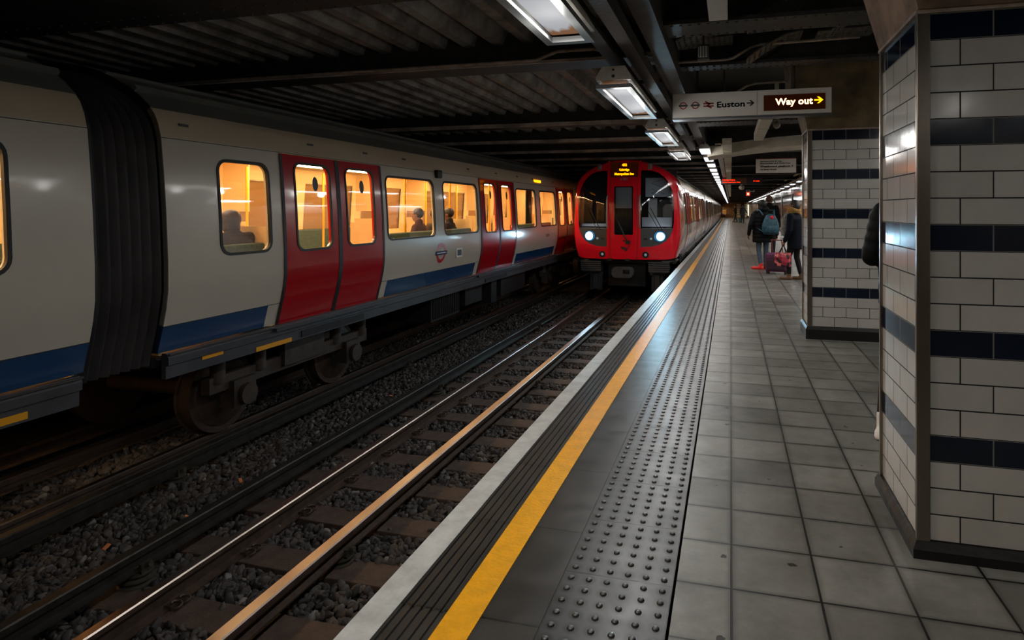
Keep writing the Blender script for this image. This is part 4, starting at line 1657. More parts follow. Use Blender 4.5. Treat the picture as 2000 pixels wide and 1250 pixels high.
def roundel_part(root, yc, zc, mirror=1):
    b = B()
    n = 28
    fm = lambda d: (lambda u, v: (PX(v) + d, u, v))
    b.surf([(yc + .165 * math.cos(2 * PI * k / n), zc + .165 * math.sin(2 * PI * k / n)) for k in range(n)],
           [[(yc + .105 * math.cos(2 * PI * k / n), zc + .105 * math.sin(2 * PI * k / n)) for k in range(n)]], vcuts=[1.5, 1.65], fmap=fm(.003))
    b.surf([(yc - .205, zc - .033), (yc + .205, zc - .033), (yc + .205, zc + .033), (yc - .205, zc + .033)], [], vcuts=[1.65], fmap=fm(.005), mi=1)
    b.surf([(yc - .16, zc - .008), (yc + .16, zc - .008), (yc + .16, zc + .008), (yc - .16, zc + .008)], [], vcuts=[1.65], fmap=fm(.007), mi=2)
    return b.build('roundel', [m_rred, m_blueband, m_white], root)


rp = roundel_part(lt, 5.05, 1.62)
b = B()
b.box(1.425, 1.433, 5.62, 5.86, 1.50, 1.66, 0); b.box(1.433, 1.436, 5.66, 5.82, 1.53, 1.63, 1)
b.build('data_plate', [m_sign, m_ink], lt)
tx = text('21534', .30, m_ink, cap=.075, bold=.012)
o = tx.build('fleet_number', m_ink, lt); o.rotation_euler = (0, 0, PI / 2); o.location = (1.434, 10.95, 1.63)
for (y0, y1, z0, z1, nm) in ((-1.42, -1.02, .90, .95, 'yellow_marker'), (.42, .66, .96, 1.0, 'yellow_marker'), (1.08, 1.60, .885, .93, 'yellow_marker'), (-3.2, -2.7, .9, .95, 'yellow_marker')):
    b = B(); b.box(1.345, 1.352, y0, y1, z0, z1)
    b.build(nm, m_marker, lt)
# amber lamp and small camera under the cantrail
b = B(); b.box(1.30, 1.345, 10.25, 10.78, 3.0, 3.06); b.box(1.31, 1.335, 10.22, 10.81, 2.95, 3.0, 1)
b.build('amber_door_lamp', [m_amber, m_signrim], lt)
b = B(); b.box(1.34, 1.42, 4.95, 5.12, 2.84, 2.97)
b.build('side_camera', m_black, lt, bevel=.02)
for y in (.2, 1.9, 3.0, 4.0, 6.3, 7.7, 9.0, 10.1, 11.9, 13.2):
    b = B()
    b.box(1.315, 1.322, y, y + .10, 3.06, 3.085)
    b.build('cantrail_vent', m_black, lt)

# ---- right, standing train with its red nose
NY = 15.72
rt = empty('train', (TX1, NY, ZR))
tag(rt, 'red fronted underground train standing at the platform with two headlights', 'train')
for k in range(8):
    y0 = 1.44 + k * PITCH
    ym = NY + y0 + CL / 2
    ang = -math.atan(-2 * BK * max(0, ym - 25))
    pre = Matrix.Translation((bend(ym), y0 + CL / 2, 0)) @ Matrix.Rotation(ang, 4, 'Z') @ Matrix.Translation((0, -CL / 2, 0))
    sk = () if k < 2 else ('seat_row', 'grab_pole', 'advert_strip', 'equipment_box')
    copy_parts(parts0, rt, 0, pre, sk)
    if k < 7:
        g = gangway(rt, y0 + CL, y0 + CL + .62) if k == 0 else None
        if k == 0:
            g0 = g
        else:
            c = g0.copy(); COL.objects.link(c); c.parent = rt
            c.location = (bend(NY + y0 + CL), k * PITCH, 0)
c = rp.copy(); COL.objects.link(c); c.parent = rt; c.location = (0, 1.44, 0)


m_railgrey = mat('pale_grey_metal', (140, 144, 148), .35, .3)


def F(x, z):
    return .34 * (min(1.5, abs(x)) / 1.37) ** 2.6 + .20 * max(0, (z - 2.3) / 1.36) ** 2


def FM(d):
    return lambda u, v: (u, F(u, v) + d, v)


S0 = .958
UC = [-1.3, -1.2, -1.1, -1, -.9, -.8, -.65, -.5, -.25, 0, .25, .5, .65, .8, .9, 1, 1.1, 1.2, 1.3]
VC2 = [1.3, 1.6, 1.9, 2.2, 2.45, 2.65, 2.85, 3.0, 3.15, 3.3, 3.4, 3.5]
ZB = 1.045


def nose_outline(s, zt=0):
    zz = [1.12, 1.2, 1.34, 1.5, 1.65, 1.9, 2.1, 2.3, 2.62, 2.93, 3.05, 3.14, 3.22, 3.30, 3.38, 3.46, 3.53, 3.59, 3.635, 3.66]
    r = [(PX(z) * s, z + (zt if z > 3.1 else 0)) for z in zz]
    r = [(1.12 * s, ZB), (1.25 * s, ZB + .012), (1.315 * s, ZB + .035)] + r
    left = [(-x, z) for x, z in r[::-1][1:]]
    return r + left


O0 = nose_outline(S0, -.045)
wr = [(.425, 1.36), (.70, 1.375), (.90, 1.42), (1.06, 1.51), (1.17, 1.64), (1.235, 1.80), (1.262, 2.0), (1.262, 2.35), (1.25, 2.6), (1.225, 2.78), (1.18, 2.92), (1.11, 3.05), (1.01, 3.17), (.88, 3.27), (.72, 3.325), (.55, 3.34), (.46, 3.34), (.425, 3.30)]
wl = [(-x, z) for x, z in wr[::-1]]
disp = rr(0, 3.36, .365, .195, .03, 3)
dwin = rr(0, 2.30, .245, .625, .03, 3)
b = B()
b.surf(O0, [wr, wl, disp, dwin], vcuts=VC2, ucuts=UC, fmap=FM(0), thick=0)
# wrap round to the body side
lp = []
for s, d, zt in ((S0, 0, -.045), (.978, .07, -.022), (.992, .20, -.008), (1.0, .42, 0), (1.003, 1.45, .004)):
    o_ = nose_outline(s, zt)
    lp.append([(x, (F(x / s * S0, z) * (1 - min(1, d / .6)) + d if d < .8 else 1.45), z) for x, z in o_])
b.loft(lp, caps=False)
b.build('nose_shell', m_nosered, rt, smooth=50)
b = B()
for sx in (-.375, .375):
    pass
b.surf([(-.44, ZB + .0), (-.385, ZB), (-.385, 3.14), (-.44, 3.14)][::-1], [], vcuts=VC2, fmap=FM(-.012), thick=.02)
b.surf([(.385, ZB), (.44, ZB), (.44, 3.6), (.385, 3.6)], [], vcuts=VC2, fmap=FM(-.012), thick=.02)
b.surf([(-.44, 3.14), (-.385, 3.14), (-.385, 3.6), (-.44, 3.6)], [], vcuts=VC2, fmap=FM(-.012), thick=.02)
b.build('nose_rib', m_nosered, rt)
b = B()
gap = .006
for (u0, u1, v0, v1) in ((-.352, -.346, 1.07, 3.06), (.346, .352, 1.07, 3.06), (-.352, .352, 3.055, 3.062), (-.352, .352, 1.07, 1.077)):
    b.surf([(u0, v0), (u1, v0), (u1, v1), (u0, v1)], [], vcuts=VC2, fmap=FM(-.0015), thick=.004)
b.build('door_seam', m_black, rt)
# glazing and lamp panels
for sgn, nm in ((1, 'r'), (-1, 'l')):
    O = wr if sgn > 0 else wl
    pod = [(sgn * x, z) for x, z in wr if z < 1.83]
    pod = [(sgn * .425, 1.84)] + pod + [(sgn * 1.240, 1.84)]
    ws = [(sgn * .425, 1.845), (sgn * 1.242, 1.845)] + [(sgn * x, z) for x, z in wr if z > 1.9]
    if sgn < 0:
        pod, ws = pod[::-1], ws[::-1]
    b = B()
    b.surf(pod, [], vcuts=[1.5, 1.65], ucuts=UC, fmap=FM(.004))
    b.build('lamp_panel', m_pod, rt, smooth=40)
    inn = [((x - sgn * .84) * .92 + sgn * .84, (z - 2.55) * .94 + 2.55) for x, z in ws]
    b = B()
    b.surf(ws, [inn], vcuts=VC2, ucuts=UC, fmap=FM(.006))
    b.surf(ws, [], vcuts=VC2, ucuts=UC, fmap=FM(.010), mi=1)
    b.build('windscreen', [m_mask, m_pane_d], rt, smooth=40)
    # headlight
    hx, hz = sgn * .92, 1.635
    yy = F(hx, hz)
    b = B()
    b.ell((hx, yy + .01, hz), (.118, .05, .108), 24, 12)
    hl = b.build('headlight', m_head, rt, smooth=60)
    b = B()
    n = 28
    b.surf([(hx + .142 * math.cos(2 * PI * k / n), hz + .130 * math.sin(2 * PI * k / n)) for k in range(n)],
           [[(hx + .112 * math.cos(2 * PI * k / n), hz + .102 * math.sin(2 * PI * k / n)) for k in range(n)]], fmap=FM(-.008), thick=.02)
    b.build('headlight_rim', m_head2, rt)
    b = B()
    b.ell((sgn * .70, F(.7, 1.57), 1.575), (.032, .025, .032), 14, 8)
    b.build('side_lamp', m_lens, rt, smooth=60)
    b = B(); b.surf(rr(sgn * .56, 1.57, .045, .024, .008, 2), [], fmap=FM(-.003), thick=.01)
    b.build('lamp_vent', m_black, rt)
    b = B()
    b.surf([(sgn * .565 + .086 * math.cos(2 * PI * k / 24), 1.165 + .086 * math.sin(2 * PI * k / 24)) for k in range(24)], [], fmap=FM(-.006), thick=.02)
    b.ell((sgn * .565, F(.565, 1.16) - .005, 1.165), (.036, .02, .036), 14, 8, mi=1)
    b.build('tail_lamp', [m_black, m_lens], rt)
    # grab rail
    b = B()
    gx_ = sgn * .425
    b.tube([(gx_, .0, 1.86), (gx_, -.055, 1.92), (gx_, -.07, 2.0), (gx_, -.07, 2.56), (gx_, -.05, 2.64), (gx_, .03, 2.68)], .019, 10)
    b.build('grab_rail', m_railgrey, rt, smooth=60)
    b = B()
    cx_ = .66 * sgn
    b.ell((cx_, F(.66, 3.45) + .02, 3.44), (.062, .09, .085), 16, 10)
    b.box(cx_ - .05, cx_ + .05, F(.66, 3.45) - .03, F(.66, 3.45) + .2, 3.36, 3.50)
    b.build('roof_camera', m_railgrey, rt, smooth=50)
    l = bpy.data.lights.new('headlight_beam', 'SPOT')
    l.energy = HEAD_W * (4.2 if sgn > 0 else .8)
    l.color = (.45, .80, 1.0)
    l.spot_size = math.radians(56)
    l.spot_blend = .8
    l.shadow_soft_size = .10
    lo = bpy.data.objects.new('headlight_beam', l)
    COL.objects.link(lo)
    lo.location = (TX1 + hx, NY + yy - .12, ZR + hz)
    lo.rotation_euler = (PI / 2 - math.radians(8), 0, PI)
# door window with blind
b = B()
b.surf(dwin, [rr(0, 2.30, .225, .605, .03, 3)], vcuts=VC2, fmap=FM(-.002), thick=.015)
b.surf(dwin, [], vcuts=VC2, fmap=FM(.008), mi=1)
b.build('front_door_window', [m_mask, m_pane_d], rt)
# destination display
b = B()
b.surf(disp, [], vcuts=VC2, fmap=FM(.012))
b.build('destination_display', m_screen, rt)
for s_, wd, zz, cp in (('432', .13, 3.46, .062), ('Uxbridge', .26, 3.335, .060), ('Metropolitan line', .50, 3.225, .060)):
    tx = text(s_, wd, m_amberled, cap=cp, bold=.03)
    o = tx.build('display_text', m_amberled, rt); o.location = (-wd / 2, F(0, zz) - .003, zz)
    o.rotation_euler = (-.12, 0, 0)
tx = text('21055', .20, m_white, cap=.06, bold=.03)
o = tx.build('fleet_number', m_white, rt); o.location = (-.10, F(0, 3.1) - .006, 3.085); o.rotation_euler = (-.1, 0, 0)
# wipers
b = B()
b.tube([(.10, .0, 1.52), (.04, -.05, 1.60), (-.16, -.03, 2.05)], .011, 6)
b.tube([(.13, .0, 1.50), (.07, -.05, 1.58), (-.12, -.03, 2.0)], .009, 6)
b.box(.05, .17, -.03, .02, 1.44, 1.53)
b.build('wiper', m_black, rt)
for s in (-1, 1):
    b = B()
    x1 = .98 if s > 0 else -.62
    b.tube([(x1, F(x1, 1.8) - .02, 1.80), (x1 - .30, F(x1 - .3, 2.3) - .015, 2.38)], .011, 6)
    b.tube([(x1 - .08, F(x1, 1.8) - .02, 1.80), (x1 - .36, F(x1 - .3, 2.3) - .015, 2.30)], .009, 6)
    b.build('wiper', m_black, rt)
# dirt smudge on the door
b = B()
for (u, v, ru, rv) in ((.02, 1.33, .09, .03), (.06, 1.30, .05, .045), (-.03, 1.36, .05, .015), (.14, 1.38, .014, .04), (.02, 1.52, .04, .02)):
    b.surf([(u + ru * math.cos(a) * (1 + .2 * math.sin(5 * a)), v + rv * math.sin(a) * (1 + .25 * math.cos(3 * a))) for a in [2 * PI * k / 20 for k in range(20)]], [], fmap=FM(-.001))
b.build('smudge', mat('grime_mark', (70, 8, 18), .7), rt)
# cab interior
b = B()
b.box(-1.28, 1.28, 1.02, 1.06, 1.1, 3.4)
b.box(-1.25, 1.25, .45, 1.05, 1.08, 1.12)
b.box(.42, 1.2, .42, .70, 1.5, 2.12, 1)
b.box(-1.2, -.42, .42, .60, 1.5, 1.95, 1)
b.box(.55, .78, .70, .80, 2.1, 2.62, 1)
b.build('cab_interior', [mat('cab_dark', (34, 38, 40), .7), mat('cab_console', (190, 194, 198), .5)], rt)
b = B()
b.box(.50, 1.18, .50, .52, 2.66, 3.16)
b.box(-.22, .22, .10, .12, 2.36, 2.90)
b.build('sun_blind', mat('blind_grey', (176, 186, 194), .6), rt)
b = B()
zz = [3.10, 2.98, 2.86, 2.74]
pts_ = [(.98, 3.12), (.66, 3.02), (1.0, 2.88), (.66, 2.76), (.84, 2.68)]
for p, q in zip(pts_[:-1], pts_[1:]):
    b.tube([(p[0], .49, p[1]), (q[0], .49, q[1])], .004, 5)
pts_ = [(.66, 2.88), (.84, 2.78), (1.0, 2.74), (.84, 2.68)]
for p, q in zip(pts_[:-1], pts_[1:]):
    b.tube([(p[0], .49, p[1]), (q[0], .49, q[1])], .004, 5)
b.build('blind_lattice', m_black, rt)
b = B()
b.ext([(.92, 1.6), (1.24, 1.6), (1.24, 2.42), (1.16, 2.48), (1.0, 2.48), (.92, 2.38)], [.78, .92])
b.build('driver_seat', mat('driver_seat_grey', (170, 172, 172), .6), rt, bevel=.03)
# below the nose
for s in (-1, 1):
    b = B()
    for k in range(5):
        b.box(min(s * .62, s * 1.16), max(s * .62, s * 1.16), .10 + .01 * k, .5, .98 - k * .055 - .035, .98 - k * .055)
    b.box(min(s * .64, s * 1.14), max(s * .64, s * 1.14), .16, .5, .70, .98)
    b.build('anticlimber', m_sole, rt)
    b = B()
    b.box(s * .82 - .16, s * .82 + .16, .45, .6, .18, .70)
    b.box(s * .82 - .07, s * .82 + .07, .38, .45, .22, .62)
    b.box(s * .82 - .20, s * .82 + .20, .42, .46, .60, .68)
    b.build('lifeguard', m_sole, rt, bevel=.01)
b = B()
b.box(-1.30, 1.30, .30, .9, .93, 1.04)
b.tube([(1.30, .95, .98), (1.29, .5, .98), (1.22, .30, .98), (.95, .12, .98)], .035, 8)
b.tube([(-1.30, .95, .98), (-1.29, .5, .98), (-1.22, .30, .98), (-.95, .12, .98)], .035, 8)
b.box(-.5, .5, .5, 1.5, .3, .95)
b.build('front_underframe', m_dark, rt)
b = B()
b.surf(rr(0, .72, .275, .135, .11, 6), [rr(.10, .74, .085, .055, .01, 2)], fmap=lambda u, v: (u, .02, v), thick=-.22)
b.ell((-.12, .02, .73), (.07, .05, .055), 16, 8)
b.cyl((0, .2, .72), (0, .8, .72), .09)
b.tube([(-.02, .0, .58), (0, 0, .54), (.03, 0, .58)], .008, 6)
for xx in (-.22, .22):
    b.ell((xx, .01, .72), (.02, .02, .02), 8, 6)
b.build('coupler', m_sole, rt, smooth=40)
b = B()
for xx in (-.36, .10):
    b.box(xx - .06, xx + .06, -.03, .06, 1.0, 1.06)
b.build('step', m_black, rt)

# ================================================================ PEOPLE AND THEIR THINGS
def remesh(o, vox, smooth=3):
    m = o.modifiers.new('remesh', 'REMESH')
    m.mode = 'VOXEL'
    m.voxel_size = vox
    m.use_smooth_shade = True
    s = o.modifiers.new('smooth', 'SMOOTH')
    s.factor = .6
    s.iterations = smooth
    return o


def hand(b, w, d, curl, side, s):
    """palm, four fingers of different length and a thumb; w wrist, d direction, side=+-1"""
    w = Vector(w); d = Vector(d).normalized()
    lat = Vector((0, 1, 0)) if abs(d.y) < .8 else Vector((1, 0, 0))
    lat = (lat - d * lat.dot(d)).normalized()
    nrm = d.cross(lat) * side
    pc_ = w + d * .045 * s
    for k in range(4):
        q = w + d * .075 * s + lat * (.027 - .018 * k) * s
        b.cap(w + lat * (.015 - .010 * k) * s, q, .014 * s, .012 * s, n=8)
    for k, L in enumerate((.060, .070, .064, .050)):
        p = w + d * .075 * s + lat * (.027 - .018 * k) * s
        prev = p
        a = 0
        for j in range(3):
            a += curl
            seg = L * (.45, .32, .23)[j] * s
            q = prev + (d * math.cos(a) - nrm * math.sin(a)) * seg
            b.cap(prev, q, .0088 * s, .0078 * s, n=8)
            prev = q
    t0_ = w + d * .02 * s + lat * .022 * s
    t1_ = t0_ + (lat * .8 + d * .7 - nrm * .3).normalized() * .038 * s
    t2_ = t1_ + (d * .9 - nrm * .5).normalized() * .028 * s
    b.cap(t0_, t1_, .0125 * s, .010 * s, n=8)
    b.cap(t1_, t2_, .010 * s, .009 * s, n=8)


def person(label, loc, rz, H, J=None, skin=(120, 82, 62), hair=(20, 17, 16), jacket=(12, 12, 14), trousers=(18, 18, 20), shoes=(22, 22, 22),
           hem=.80, puff=0.0, wide=1.0, hairlen=0.0, hood=False, fine=True, lower=True, group=None, shoecol2=None, hairstyle='short'):
    s = H / 1.70
    D = dict(pelvis=(0, 0, .93), chest=(0, 0, 1.24), neck=(0, -.005, 1.43), head=(0, .02, 1.58),
             hipL=(-.09, 0, .90), hipR=(.09, 0, .90), kneeL=(-.10, .03, .49), kneeR=(.10, .03, .49), ankL=(-.10, -.02, .09), ankR=(.10, -.02, .09),
             toeL=(-.115, .13, .035), toeR=(.115, .13, .035), shL=(-.175, 0, 1.37), shR=(.175, 0, 1.37), elL=(-.24, -.03, 1.11), elR=(.24, -.03, 1.11),
             wrL=(-.25, .05, .87), wrR=(.25, .05, .87))
    if J:
        D.update(J)
    P = {k: Vector(v) * s for k, v in D.items()}
    t = empty('person', loc, rz)
    tag(t, label, 'person', group)
    vox = .012 if fine else .02
    b = B()
    h = P['head']
    b.ell(h + Vector((0, 0, .02)) * s, (.073 * s, .090 * s, .098 * s), 20, 14)
    b.ell(h + Vector((0, .030, -.055)) * s, (.052 * s, .058 * s, .055 * s), 16, 10)
    b.cap(h + Vector((0, .088, .015)) * s, h + Vector((0, .108, -.018)) * s, .008 * s, .014 * s, n=8)       # nose
    b.ell(h + Vector((0, .082, -.052)) * s, (.022 * s, .012 * s, .008 * s), 10, 6)                           # lips
    for sx in (-1, 1):
        b.ell(h + Vector((sx * .075, -.005, 0)) * s, (.012 * s, .022 * s, .032 * s), 10, 8)                   # ears
        b.ell(h + Vector((sx * .03, .078, .034)) * s, (.022 * s, .014 * s, .007 * s), 10, 6)                  # brow
    b.cap(P['neck'] - Vector((0, 0, .03)) * s, h - Vector((0, .01, .04)) * s, .055 * s, .052 * s)
    b.loft([[(c.x + rx * s * math.cos(2 * PI * k / 20), c.y + ry * s * math.sin(2 * PI * k / 20), c.z) for k in range(20)] for c, rx, ry in
            ((P['pelvis'] - Vector((0, 0, .08)) * s, .13, .10), (P['pelvis'], .155, .11), (P['pelvis'].lerp(P['chest'], .4), .13, .095), (P['chest'], .15, .11), (P['neck'] - Vector((0, 0, .05)) * s, .13, .08), (P['neck'], .06, .055))])
    for S in 'LR':
        b.cap(P['sh' + S], P['el' + S], .045 * s, .036 * s)
        b.cap(P['el' + S], P['wr' + S], .036 * s, .024 * s)
        b.cap(P['sh' + S], P['neck'] - Vector((0, 0, .04)) * s, .045 * s, .05 * s)
        b.cap(P['hip' + S], P['knee' + S], .078 * s, .052 * s)
        b.cap(P['knee' + S], P['ank' + S], .052 * s, .033 * s)
        b.cap(P['ank' + S] - Vector((0, 0, .03)) * s, P['toe' + S], .034 * s, .028 * s)
        hand(b, P['wr' + S], P['wr' + S] - P['el' + S], .45, 1 if S == 'R' else -1, s)
    skm = mat('skin_%d_%d_%d' % skin, skin, .55)
    remesh(b.build('body', skm, t), .0075 if fine else .016, 2)
    # jacket or coat
    b = B()
    n = 28
    top = P['neck'].z - .02 * s
    hz = hem * s
    rings = []
    N = 36
    for i in range(N + 1):
        f = i / N
        z = lerp(hz, top, f)
        rx = (.185 if f < .55 else lerp(.185, .20, (f - .55) / .3) if f < .85 else lerp(.20, .07, (f - .85) / .15)) * wide
        ry = (.135 if f < .85 else lerp(.135, .07, (f - .85) / .15)) * wide
        if puff:
            k = puff * abs(math.sin(PI * (z / s) / .095)) ** .6
            rx += k; ry += k
        if z < P['pelvis'].z:
            c = P['pelvis']
        elif z < P['chest'].z:
            c = P['pelvis'].lerp(P['chest'], (z - P['pelvis'].z) / max(.01, P['chest'].z - P['pelvis'].z))
        else:
            c = P['chest'].lerp(P['neck'], (z - P['chest'].z) / (P['neck'].z - P['chest'].z))
        rings.append([(c.x + rx * s * math.cos(2 * PI * k / n), c.y + ry * s * math.sin(2 * PI * k / n), z) for k in range(n)])
    b.loft(rings)
    for S in 'LR':
        a, e, w_ = P['sh' + S], P['el' + S], P['wr' + S]
        w2 = e.lerp(w_, .93)
        for p, q, r0, r1 in ((a, e, .072 * wide, .060), (e, w2, .060, .046)):
            if puff:
                m_ = 4
                for k in range(m_):
                    u, v = p.lerp(q, k / m_), p.lerp(q, (k + 1) / m_)
                    rr_ = lerp(r0, r1, (k + .5) / m_) * s
                    b.ell((u + v) / 2, (rr_ * 1.03,) * 3, 14, 10)
                    b.cap(u, v, rr_ * .93, n=10)
            else:
                b.cap(p, q, r0 * s, r1 * s)
        b.cap(a, P['neck'] - Vector((0, 0, .05)) * s, .065 * s, .06 * s)
    b.cap(P['neck'] - Vector((0, 0, .02)) * s, P['neck'] + Vector((0, 0, .035)) * s, .075 * s, .07 * s)
    if hood:
        b.ell(P['neck'] + Vector((0, -.09, .04)) * s, (.12 * s, .075 * s, .075 * s), 16, 10)
    jm = mat('jacket_%d_%d_%d' % jacket, jacket, (.6 if puff else .85), bump=(30, .3), spec=.15)
    remesh(b.build('jacket', jm, t), vox, 2)
    if lower:
        b = B()
        b.ell(P['pelvis'] - Vector((0, 0, .02)) * s, (.165 * s, .125 * s, .12 * s), 18, 12)
        for S in 'LR':
            b.cap(P['hip' + S], P['knee' + S], .092 * s, .062 * s)
            b.cap(P['knee' + S], P['knee' + S].lerp(P['ank' + S], .86), .062 * s, .050 * s)
        remesh(b.build('trousers', mat('trousers_%d_%d_%d' % trousers, trousers, .8, noise=(9, .7)), t), vox, 2)
        for S in 'LR':
            b = B()
            a, q = P['ank' + S], P['toe' + S]
            d = (q - a); d.z = 0; d = d.normalized()
            b.cap(Vector((a.x, a.y, .045 * s)) - d * .035 * s, Vector((q.x, q.y, .036 * s)), .042 * s, .036 * s)
            b.cap(a + Vector((0, 0, .045)) * s, Vector((a.x, a.y, .05 * s)), .046 * s, .045 * s)
            b.cap(Vector((a.x, a.y, .02 * s)) - d * .04 * s, Vector((q.x, q.y, .018 * s)) + d * .01, .036 * s, .034 * s)
            for v in b.bm.verts:
                v.co.z = max(v.co.z, .003)
            cc = shoecol2 if (S == 'R' and shoecol2) else shoes
            remesh(b.build('shoe', mat('shoe_%d_%d_%d' % cc, cc, .5), t), vox, 1)
    b = B()
    b.ell(h + Vector((0, -.020, .035)) * s, (.088 * s, .098 * s, .098 * s), 20, 14)
    if hairstyle == 'full':
        b.ell(h + Vector((0, -.035, .03)) * s, (.105 * s, .108 * s, .105 * s), 20, 14)
        b.ell(h + Vector((0, -.045, -.06)) * s, (.095 * s, .075 * s, .09 * s), 20, 14)
    if hairstyle == 'bob':
        b.ell(h + Vector((0, -.05, -.02)) * s, (.098 * s, .085 * s, .11 * s), 20, 14)
    remesh(b.build('hair', mat('hair_%d_%d_%d' % hair, hair, .55, bump=(60, .6)), t), vox, 1)
    if fine:
        for sx in (-1, 1):
            b = B()
            b.ell(h + Vector((sx * .030, .082, .016)) * s, (.013 * s, .007 * s, .008 * s), 12, 8)
            b.build('eye', mat('eye_dark', (40, 34, 30), .2), t, smooth=60)
    return t


# woman with the backpack, back to the viewer
wb = person('woman in a black puffer jacket with a teal backpack, seen from behind, pulling a suitcase', (.70, 14.55, 0), math.radians(24), 1.57,
            J=dict(shL=(-.20, 0, 1.34), shR=(.20, 0, 1.34), elL=(-.33, -.02, 1.08), wrL=(-.335, .06, .84), elR=(.33, -.08, 1.08), wrR=(.30, -.14, .84),
                   ankL=(-.07, -.04, .09), toeL=(-.22, .08, .035), kneeL=(-.09, .03, .49), ankR=(.10, .04, .09), toeR=(.13, .19, .035), head=(-.03, .02, 1.57)),
            skin=(112, 76, 60), trousers=(70, 86, 104), shoes=(222, 40, 34), shoecol2=(60, 30, 30), hem=.66, puff=.014, wide=1.32, hood=True, hairstyle='full')
t = empty('backpack', (.70, 14.55, 0), math.radians(24))
tag(t, 'teal patterned backpack with a red pompom, worn by the woman in the puffer jacket', 'backpack')
bk = mat('backpack_cloth', (40, 92, 112), .6, noise=(26, .28), bump=(20, .4))
b = B()
for i, (dz, rx, ry) in enumerate(((-.20, .13, .05), (-.17, .17, .085), (-.08, .185, .10), (.05, .16, .09), (.15, .12, .07), (.20, .06, .04))):
    pass
b.loft([[(.05 + rx * .95 * math.copysign(abs(math.cos(a)) ** .7, math.cos(a)), -.27 + ry * math.copysign(abs(math.sin(a)) ** .7, math.sin(a)), 1.03 + dz) for a in [2 * PI * k / 24 for k in range(24)]]
        for dz, rx, ry in ((-.24, .10, .04), (-.225, .17, .08), (-.15, .205, .105), (-.02, .195, .105), (.10, .155, .085), (.19, .10, .055), (.215, .04, .02))])
b.build('bag', bk, t, smooth=60)
b = B()
b.loft([[(.05 + rx * math.copysign(abs(math.cos(a)) ** .6, math.cos(a)), -.365 + ry * math.copysign(abs(math.sin(a)) ** .7, math.sin(a)), .93 + dz) for a in [2 * PI * k / 20 for k in range(20)]]
        for dz, rx, ry in ((-.10, .10, .02), (-.08, .14, .035), (.03, .14, .035), (.06, .11, .02))])
b.build('front_pocket', bk, t, smooth=60)
for sx in (-1, 1):
    b = B()
    b.tube([(.04 + sx * .13, -.20, 1.22), (.04 + sx * .17, -.12, 1.33), (.03 + sx * .17, .06, 1.33), (.03 + sx * .17, .20, 1.15)], .017, 8)
    b.tube([(.05 + sx * .17, -.27, .85), (.05 + sx * .22, -.12, .92), (.05 + sx * .22, .05, 1.0)], .012, 8)
    b.build('strap', bk, t, smooth=60)
b = B(); b.ell((.04, -.345, 1.17), (.045, .04, .042), 14, 10)
b.build('pompom', mat('red_pompom', (230, 40, 60), .9, bump=(80, 1)), t, smooth=60)

mb = person('man with short reddish hair and dark jacket standing behind the backpack woman', (1.02, 17.6, 0), math.radians(-20), 1.72, skin=(176, 128, 104), hair=(84, 54, 40),
            jacket=(18, 19, 23), trousers=(24, 24, 28), hem=.84, wide=1.12, hairstyle='short')

wc = person('woman in a long navy coat and brown boots, turned left, beside the second pillar', (1.19, 12.5, 0), math.radians(62), 1.53,
            J=dict(shL=(-.18, .02, 1.35), shR=(.18, .02, 1.35), elL=(-.25, .02, 1.06), wrL=(-.25, .12, .82), elR=(.22, .02, 1.08), wrR=(.18, .20, .93),
                   ankL=(-.07, .10, .09), toeL=(-.07, .27, .035), kneeL=(-.08, .10, .5), ankR=(.09, -.10, .09), toeR=(.10, .07, .035), kneeR=(.09, 0, .49)),
            skin=(150, 104, 84), jacket=(14, 18, 28), trousers=(16, 16, 18), shoes=(110, 84, 62), hem=.66, wide=1.10, hairstyle='bob')
t = empty('scarf', (1.19, 12.5, 0), math.radians(62))
tag(t, 'grey and mustard scarf round the neck of the woman in the navy coat', 'scarf')
b = B()
s_ = .9
for k in range(3):
    b.tube([(.105 * math.cos(a), .015 + .095 * math.sin(a), 1.285 + .028 * k + .02 * math.sin(a * 2 + k)) for a in [2 * PI * q / 16 for q in range(17)]], .032, 8)
b.build('wrap', mat('mustard_scarf', (168, 128, 62), .9, noise=(16, .4)), t, smooth=60)
b = B()
b.tube([(-.02, .10, 1.30), (-.04, .165, 1.18), (-.05, .19, 1.02), (-.05, .19, .84)], [.045, .06, .065, .06], 10)
b.tube([(.04, .11, 1.28), (.05, .165, 1.15), (.05, .185, 1.0)], [.04, .05, .05], 10)
b.build('scarf_end', mat('grey_scarf', (150, 148, 144), .9, noise=(40, .25)), t, smooth=60)
t = empty('tote_bag', (1.19, 12.5, 0), math.radians(62))
tag(t, 'pink and black patterned tote bag held by the woman in the navy coat', 'bag')
tm = bpy.data.materials.new('patterned_tote')
tm.use_nodes = True
nt = tm.node_tree
v = nt.nodes.new('ShaderNodeTexVoronoi'); v.inputs['Scale'].default_value = 16
tc = nt.nodes.new('ShaderNodeTexCoord')
nt.links.new(tc.outputs['Object'], v.inputs['Vector'])
r = nt.nodes.new('ShaderNodeValToRGB'); r.color_ramp.interpolation = 'CONSTANT'
sp = nt.nodes.new('ShaderNodeSeparateColor')
nt.links.new(v.outputs['Color'], sp.inputs[0]); nt.links.new(sp.outputs[0], r.inputs[0])
r.color_ramp.elements[0].color = lin((30, 20, 26)); r.color_ramp.elements[1].position = .35; r.color_ramp.elements[1].color = lin((190, 60, 80))
e = r.color_ramp.elements.new(.62); e.color = lin((225, 120, 120)); e = r.color_ramp.elements.new(.8); e.color = lin((150, 30, 60))
nt.links.new(r.outputs[0], nt.nodes['Principled BSDF'].inputs['Base Color'])
TB = Vector((-.245, .13, 0))          # hangs from the forward hand
b = B()
